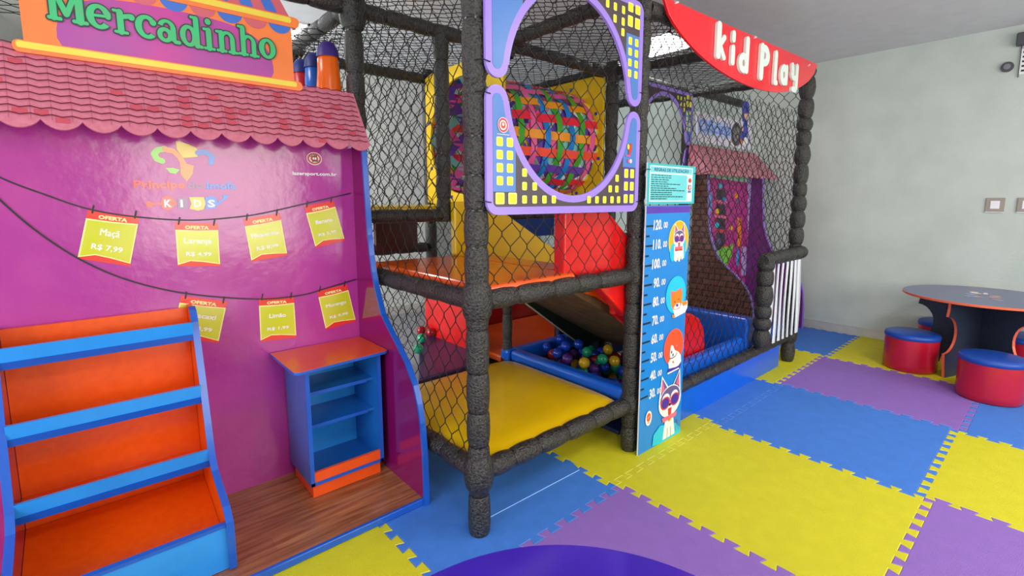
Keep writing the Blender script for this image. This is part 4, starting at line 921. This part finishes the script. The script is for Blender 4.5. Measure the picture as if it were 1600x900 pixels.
for x, y, m_ in ((1125, 290, CYA), (1131, 312, SKB), (1121, 330, GOLD), (1120, 352, CYA), (1142, 356, GOLD), (1150, 306, FOX), (1153, 314, HUS)): p = K(x, y); ar.ell(p[0], p[1], .045, .028, m_)
R2(1152, 1158, 340, 385, FOX); R2(1150, 1154, 388, 415, SKB); R2(1158, 1166, 385, 430, LAV)
ar.lay(); ar.pxp([(1098, 385), (1110, 384), (1135, 386), (1146, 380), (1143, 400), (1136, 415), (1120, 420), (1106, 412)], LIME); ar.ell(*K(1123, 380), .10, .075, CHAR); ar.ell(*K(1122, 377), .06, .04, HUS)
ar.ell(*K(1143, 431), .02, .02, LIME); pin(b.build('back_panel', recalc=False, label='picture of a colourful room on the back panel'), PH)
b = MB(); awning(b, 2.48, 3.95, .85, 1.605, 1.09, 1.885, 9, .06, .12); 
b.prism([(2.48, .85, 1.605), (2.48, 1.09, 1.885), (2.48, 1.1, 1.60)], (.012, 0, 0), ROOFM)
for k in range(6): y = .88+k*.038; z0_ = 1.605+(y-.85)*1.16; b.tube([(2.477, y, z0_-.01), (2.477, min(y+.09, 1.095), max(1.606, z0_-.1-.0*k))], .0028, ROOFD, 4)
pin(b.build('awning', recalc=False, label='pink tile awning with a side face'), PH)
m = MB(); yH = 1.075; pl = Pl((0, yH, 0), (1, 0, 0), (0, 0, 1), (0, -1, 0)); PX = pl.px
WS = mat('white_sign_board', '#dcd8e8', .4)
a_ = PX(1090, 222); b2 = PX(1089, 174); c_ = PX(1166, 188); d_ = PX(1173, 236)
m.prism([pl.p(*v_) for v_ in (a_, (d_[0], a_[1]), (d_[0], c_[1]-.02), (b2[0], b2[1]))], (0, .014, 0), WS)
ar = Art(pl, m); e0, e1 = PX(1091, 204), PX(1141, 212)
LTB = mat('letter_blue', '#6b8fe6', .4); ar.poly([(e0[0]-.01, e0[1]-.03), (e1[0]+.02, e1[1]-.03), (e1[0]+.02, e1[1]+.11), (e0[0]-.01, e0[1]+.11)], mat('pale_blue_print', '#b9c6f0', .4))
ar.text('Oficina', e0, e1, .12, LTB, .03)
TY = mat('tyre_print', '#4f4844', .5); p = PX(1150.5, 210); ar.ell(p[0], p[1], .12, .12, TY, 30); ar.ell(p[0], p[1], .075, .075, HUS, 24); ar.ell(p[0], p[1], .065, .065, mat('rim_print', '#8a857f', .4), 24)
for k in range(5): t = 2*PI*k/5; ar.line([(p[0], p[1]), (p[0]+.065*math.cos(t), p[1]+.065*math.sin(t))], .012, TY)
SKIN = mat('skin_print', '#e8b394', .45); NAVY = mat('uniform_print', '#3b46b4', .4)
m2 = m; q0 = PX(1166, 172); 
m.prism([pl.p(x, y, .001) for x, y in smooth([(q0[0]-.07, q0[1]+.0), (q0[0]-.05, q0[1]+.08), (q0[0]+.05, q0[1]+.08), (q0[0]+.07, q0[1]), (q0[0]+.05, q0[1]-.09), (q0[0]+.06, q0[1]-.22), (q0[0]+.1, q0[1]-.32), (q0[0]-.1, q0[1]-.32), (q0[0]-.06, q0[1]-.2), (q0[0]-.05, q0[1]-.09)])], (0, .014, 0), NAVY)
ar.d = .003; ar.ell(q0[0], q0[1]-.05, .05, .055, SKIN); ar.ell(q0[0]-.005, q0[1]-.0, .06, .04, NAVY); ar.line([(q0[0]-.06, q0[1]-.01), (q0[0]-.09, q0[1]-.02)], .015, NAVY); ar.ell(q0[0]-.07, q0[1]-.2, .025, .025, SKIN); ar.ell(q0[0]-.08, q0[1]-.34, .03, .03, FOX); ar.rect(q0[0]-.04, q0[0]+.08, q0[1]-.36, q0[1]-.28, WHT)
pin(m.build('sign_board', recalc=False, label='white sign board with blue letters, a tyre and a capped figure'), PH)

# ------------------------------------------------------------------ hanging punching bags
def bag(px, py, c, capc, label, L=.9):
    tp = at(px, py, 0, X0-.11); y = tp.y; z = tp.z+.035
    t = thing('punching_bag', label, 'punching bag', (X0-.11, y, z-L-.1), 0, 'hanging foam rolls behind the market stall')
    b = MB(); prof = [(.02, .0), (.055, .02)]
    for k in range(7): prof += [(.062, .05+k*L/8), (.056, .05+(k+.55)*L/8)]
    prof += [(.05, L), (.03, L+.02)]; b.lathe((0, 0, 0), prof, c, 20); b.build('bag_body', t)
    b = MB(); b.lathe((0, 0, 0), [(.057, L-.025), (.05, L+.02), (.03, L+.05), (.003, L+.055)], capc, 16); b.build('cap', t, label='purple fabric cap')
    b = MB(); b.tube([(0, 0, L+.05), (.05, 0, L+.13)], .004, WHT, 6); b.build('cord', t)
PCAP = mat('purple_cap', '#3a2380', .5); BCAP = mat('navy_cap', '#1b2a80', .5)
bag(511, 62, mat('bag_orange', '#f26a10', .25, bump=.2, bscale=20), PCAP, 'orange hanging foam roll with purple cap, nearest the padded post')
bag(491, 80, mat('bag_blue', '#1767d0', .25, bump=.2, bscale=20), BCAP, 'blue hanging foam roll between the orange and the red one')
bag(471, 90, mat('bag_red', '#c8202c', .35, bump=.2, bscale=20), BCAP, 'red hanging foam roll beside the sign edge')
bag(456, 104, mat('bag_green', '#1ba045', .35, bump=.2, bscale=20), PCAP, 'green hanging foam roll, only a sliver beside the sign edge')

# ------------------------------------------------------------------ tables
def leg_outline(ang, ht, hw):
    c, s = math.cos(ang), math.sin(ang); o = [(0, ht), (hw, ht), (hw, ht-.06)]
    for k in range(13): t = PI/2-PI*k/12; o.append((hw+.01-.12*math.cos(t), ht*.56+.145*math.sin(t)))
    o += [(hw, .12), (hw-.02, 0), (hw-.15, 0)]
    for k in range(7): t = PI/2*k/6; o.append(((hw-.18)*math.cos(t), .02+.17*math.sin(t)))
    return [(x*c, x*s, z) for x, z in o], (-s*.009, c*.009, 0)
NAV = mat('dark_slate_board', '#2a3245', .4, h2='#333d50', vscale=60); OEDG = mat('salmon_edge', '#ef6a45', .35); TTOP = mat('slate_violet_top', '#4a4f84', .3, var=.05, coat=.3); DPUR = mat('deep_purple_top', '#3a1aa8', .14, var=.04, coat=.6); LRIM = mat('lilac_rim', '#8f7ad8', .3)
def round_table(x, y, h, r, topm, rim, label, rz, logo=False, cross=(0, PI/2), hw=.43):
    t = thing('round_table', label, 'table', (x, y, 0), rz)
    b = MB(); n = 96
    b.lathe((0, 0, 0), [(.0001, h), (r-.002, h)], topm, n, False); b.lathe((0, 0, 0), [(r-.002, h), (r, h-.002), (r, h-.016), (r-.002, h-.018), (.0001, h-.018)], rim, n, False)
    tp = b.build('tabletop', t)
    if logo:
        a = Art(Pl((0, 0, h), (1, 0, 0), (0, 1, 0), (0, 0, 1))); rl = random.Random(2)
        for k in range(14):
            c = (LR, LB, LY, LO, LAV, WHT)[k % 6]; a.ell(rl.uniform(-.16, .16), rl.uniform(-.09, .09), rl.uniform(.02, .06), rl.uniform(.01, .03), c, 14, rl.uniform(0, 3))
        o = a.build('printed_logo', tp)
    for k in cross:
        pts, ext = leg_outline(k, h-.018, hw); e = Vector(ext); b = MB(); b.prism([Vector(p)-e for p in pts], e*2, NAV, OEDG); b.build('leg_board', t)
    return t
round_table(3.45, -.93, .62, .505, TTOP, OEDG, 'round child table with slate top and salmon edge by the grey wall', 0, True, (math.radians(158), math.radians(76), math.radians(222)), .41)
round_table(-1.357, -.957, .55, .487, DPUR, LRIM, 'round glossy purple table cut off by the bottom of the photo', .4, False, (.3, .3+PI*2/3, .3+PI*4/3), .38)

# ------------------------------------------------------------------ stools
SRED = mat('red_stool_vinyl', '#bf1530', .3, var=.06, vscale=10, bump=.25, bscale=9, coat=.2); SBL = mat('blue_stool_top', '#1448a8', .4, var=.05)
def stool():
    t = thing('stool', '', 'stool', (0, 0, 0)); b = MB(); r = .176
    b.lathe((0, 0, 0), [(.001, .001), (r-.012, .001), (r-.002, .012), (r, .05), (r-.001, .15), (r, .262)], SRED, 48); b.build('body', t)
    b = MB(); b.lathe((0, 0, 0), [(r, .262), (r+.005, .266), (r+.006, .285), (r, .299), (r-.02, .306), (.001, .308)], SBL, 48); b.build('seat', t, label='blue seat'); return t
s0 = stool()
for i, (x, y, l) in enumerate(((3.17, -.56, 'red stool with blue seat left of the round table, standing on the yellow mat edge'), (2.81, -1.06, 'red stool with blue seat nearest the camera, on the blue mat'),
                               (3.815, -.66, 'red stool behind the round table leg, nearly hidden'), (3.69, -1.18, 'red stool at the right edge of the photo beyond the table'))):
    o = s0 if i == 0 else copy_tree(s0)
    o.location = (x, y, 0); o['label'] = l; o.scale = (.93, .93, 1) if i == 2 else (1, 1, 1); o['group'] = 'red cylinder stools around the round table'
for o in (s0,): o['label'] = 'red stool with blue seat left of the round table, standing on the yellow mat edge'

# ------------------------------------------------------------------ on the right wall
FRW = mat('switch_frame', '#9b8f84', .4); PLW = mat('switch_white', '#e8e6ec', .3)
for py, px, l, g2 in ((320, 1555, 'square switch plate left of the other one on the grey wall', 0), (320, 1597, 'square switch plate at the right edge of the photo', 1)):
    p = at(px, py, 0, XR); t = thing('wall_switch', l, 'wall switch', (XR, p.y-(.03 if g2 else 0), p.z), 0, 'wall switch plates')
    b = MB(); b.box(-.014, 0, -.058, .058, -.058, .058, FRW); b.box(-.0145, -.002, -.058, .058, -.066, -.058, PLW); b.build('frame', t, bevel=.003)
    b = MB(); b.box(-.017, -.013, -.028, .028, -.033, .033, PLW); b.build('rocker', t)
p = at(1574, 105, 0, XR); t = thing('wall_sensor', 'small round dark sensor high on the grey wall', 'sensor', tuple(p))
b = MB(); b.tube([(0, 0, 0), (-.02, 0, 0)], .04, mat('dark_grey_plastic', '#4a4a4e', .4), 24); b.build('base_ring', t); b = MB(); b.tube([(-.02, 0, 0), (-.03, 0, 0)], .022, mat('mid_grey_plastic', '#7c7c84', .4), 20); b.build('lens', t)
p = at(1600, 62, 0, XR); t = thing('emergency_lamp', 'dark emergency lamp above a white striped plate at the right edge', 'lamp', (XR, p.y-.06, p.z))
b = MB(); b.box(-.06, 0, -.1, .1, -.05, .05, MATS['dark_grey_plastic']); b.build('housing', t, bevel=.008)
p2 = at(1600, 96, 0, XR); t = thing('wall_plate', 'white plate with dark bars below the emergency lamp', 'sign', (XR, p2.y-.06, p2.z))
b = MB(); b.box(-.012, 0, -.082, .082, -.10, .10, WHT); b.box(-.014, -.001, .08, .084, -.12, .15, BLK)
for k in range(5): b.box(-.0135, -.011, -.07, .07, -.08+k*.036, -.065+k*.036, BLK)
b.build('plate', t)
